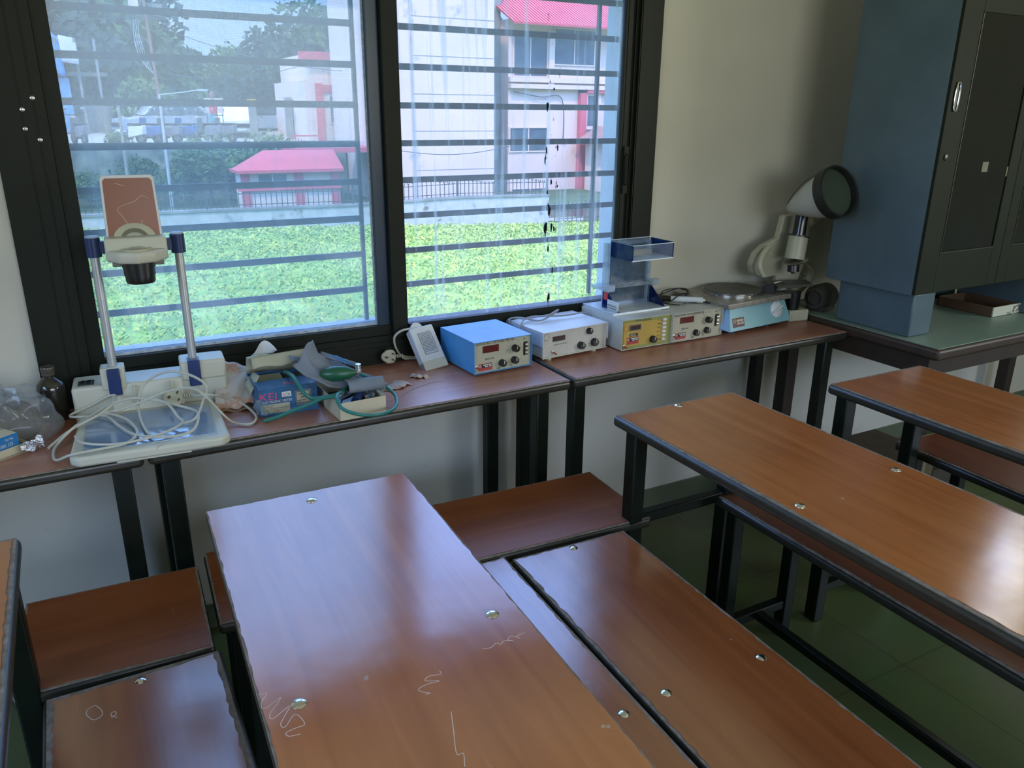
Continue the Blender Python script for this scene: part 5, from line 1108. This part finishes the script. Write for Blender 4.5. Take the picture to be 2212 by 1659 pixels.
# scooters
m_tyre = pm('tyre', (.02, .02, .02), .8)
def scooter(body):
    t = bpy.data.objects.new('scooter', None); COL.objects.link(t)
    for x in (-.45, .45): 
        wl = G().lathe([(.13, -.04), (.21, -.04), (.23, 0), (.21, .04), (.13, .04), (.13, -.04)], 18, Matrix.Rotation(PI/2, 4, 'X'), (x, 0, .23)).done('wheel', m_tyre, t)
        G().lathe([(0, -.02), (.13, -.02), (.13, .02), (0, .02)], 14, Matrix.Rotation(PI/2, 4, 'X'), (x, 0, .23)).done('hub', m_steel, wl)
    G().hexa([(-.62, -.12, .35), (.05, -.12, .22), (.05, .12, .22), (-.62, .12, .35)], [(-.66, -.10, .66), (-.05, -.13, .60), (-.05, .13, .60), (-.66, .10, .66)]).done('rear_body', body, t, .03)
    G().hexa([(0, -.12, .20), (.35, -.12, .20), (.35, .12, .20), (0, .12, .20)], [(0, -.12, .25), (.35, -.12, .25), (.35, .12, .25), (0, .12, .25)]).done('floorboard', m_black, t)
    G().hexa([(.30, -.16, .25), (.42, -.10, .25), (.42, .10, .25), (.30, .16, .25)], [(.20, -.15, .90), (.30, -.06, .93), (.30, .06, .93), (.20, .15, .90)]).done('front_shield', body, t, .02)
    G().box(-.60, 0, -.12, .12, .64, .72).done('seat', m_black, t, .02)
    G().tube([(.16, -.30, 1.0), (.22, -.1, .98), (.22, .1, .98), (.16, .30, 1.0)], .02, 6).done('handlebar', m_black, t)
    G().ball((.28, 0, .92), (.08, .09, .08), 12, 8).done('headlamp', m_bwhite, t)
    for y in (-.26, .26): G().cyl((.18, y, 1.0), (.14, y*1.1, 1.16), .008, n=6).ball((.14, y*1.1, 1.19), (.02, .06, .04), 8, 6).done('mirror', m_steel, t)
    G().ball((.45, 0, .44), (.26, .09, .06), 12, 8).done('mudguard', body, t)
    return t
sc_w = scooter(pm('scooter_white', (.55, .56, .58), .35)); sc_b = scooter(pm('scooter_blue', (.05, .12, .28), .3)); sc_g = scooter(pm('scooter_grey', (.16, .17, .18), .35))
spots = [(.35, 29.7, 1.9, sc_g, 'grey scooter farthest left on the terrace, beside the light bush'), (1.95, 29.4, 2.3, sc_w, 'white scooter parked first right of the light bush'), (2.55, 29.5, 2.2, sc_b, 'blue scooter right next to the white one by the bush'), (3.15, 29.6, 2.3, sc_g, 'grey scooter between two blue scooters on the terrace'), (3.75, 29.8, 2.1, sc_b, 'blue scooter in front of the pale van'), (4.6, 30.3, 2.4, sc_g, 'dark scooter right of the pale van, before the bins'), (5.25, 30.6, 2.2, sc_g, 'scooter half hidden behind the white car'), (-.4, 30.4, 1.7, sc_b, 'blue scooter at the very edge behind the left jamb')]
used = set()
for x, y, a, src, lab in spots:
    o = src if src.name not in used else copy_tree(src)
    used.add(src.name); o.location = (x, y, .36); o.rotation_euler = (0, .0, a); tag(o, lab, 'scooter', 'scooters parked on the terrace')
def car(x, y, a, col, lab, van=False):
    t = thing('van' if van else 'car', (x, y, .42), lab, 'car', a)
    G().prism([(-1.9, .3), (-1.85, .75), (-1.1, .85), (-.6, 1.35), (1.1, 1.38), (1.75, .95), (1.9, .8), (1.92, .3)], -.75, .75, RX).done('body', col, t, .05)
    G().prism([(-.98, .88), (-.56, 1.29), (1.05, 1.31), (1.5, .93)], -.76, .76, RX).done('window_band', m_bglass, t)
    for wx in (-1.2, 1.2):
        for wy in (-.70, .70): G().lathe([(0, -.1), (.30, -.1), (.30, .1), (0, .1)], 18, Matrix.Rotation(PI/2, 4, 'X'), (wx, wy, .30)).done('wheel', m_tyre, t)
    G().box(-1.93, -1.90, -.6, .6, .45, .6).done('bumper', m_black, t)
car(3.7, 34.9, .2, pm('car_grey', (.30, .34, .37), .3), 'pale grey van parked behind the scooters', True)
car(6.5, 34.4, 1.4, pm('car_white', (.62, .63, .65), .3), 'white car parked beside the notice board')
car(8.3, 38.2, .2, pm('car_silver', (.45, .47, .48), .3), 'silver car behind the grey gate pillar')
p = thing('person', (5.15, 31.6, .42), 'tiny distant person in a red top and teal trousers on the terrace', 'person')
G().lathe([(0, 0), (.07, 0), (.09, .45), (.13, .85), (.15, .95), (.12, 1.1), (.19, 1.36), (.16, 1.46), (.05, 1.50), (.045, 1.56), (.09, 1.62), (.095, 1.70), (.06, 1.78), (0, 1.80)], 16).done('body', pm('person_skin', (.22, .11, .07), .6), p, smooth=70)
G().lathe([(.15, .92), (.14, 1.1), (.205, 1.36), (.17, 1.475), (.07, 1.50)], 16).done('red_top', pm('red_cloth', (.5, .05, .06), .8), p)
G().lathe([(.09, .02), (.12, .45), (.155, .85), (.16, .97)], 16).done('teal_trousers', pm('teal_cloth', (.03, .28, .30), .8), p)
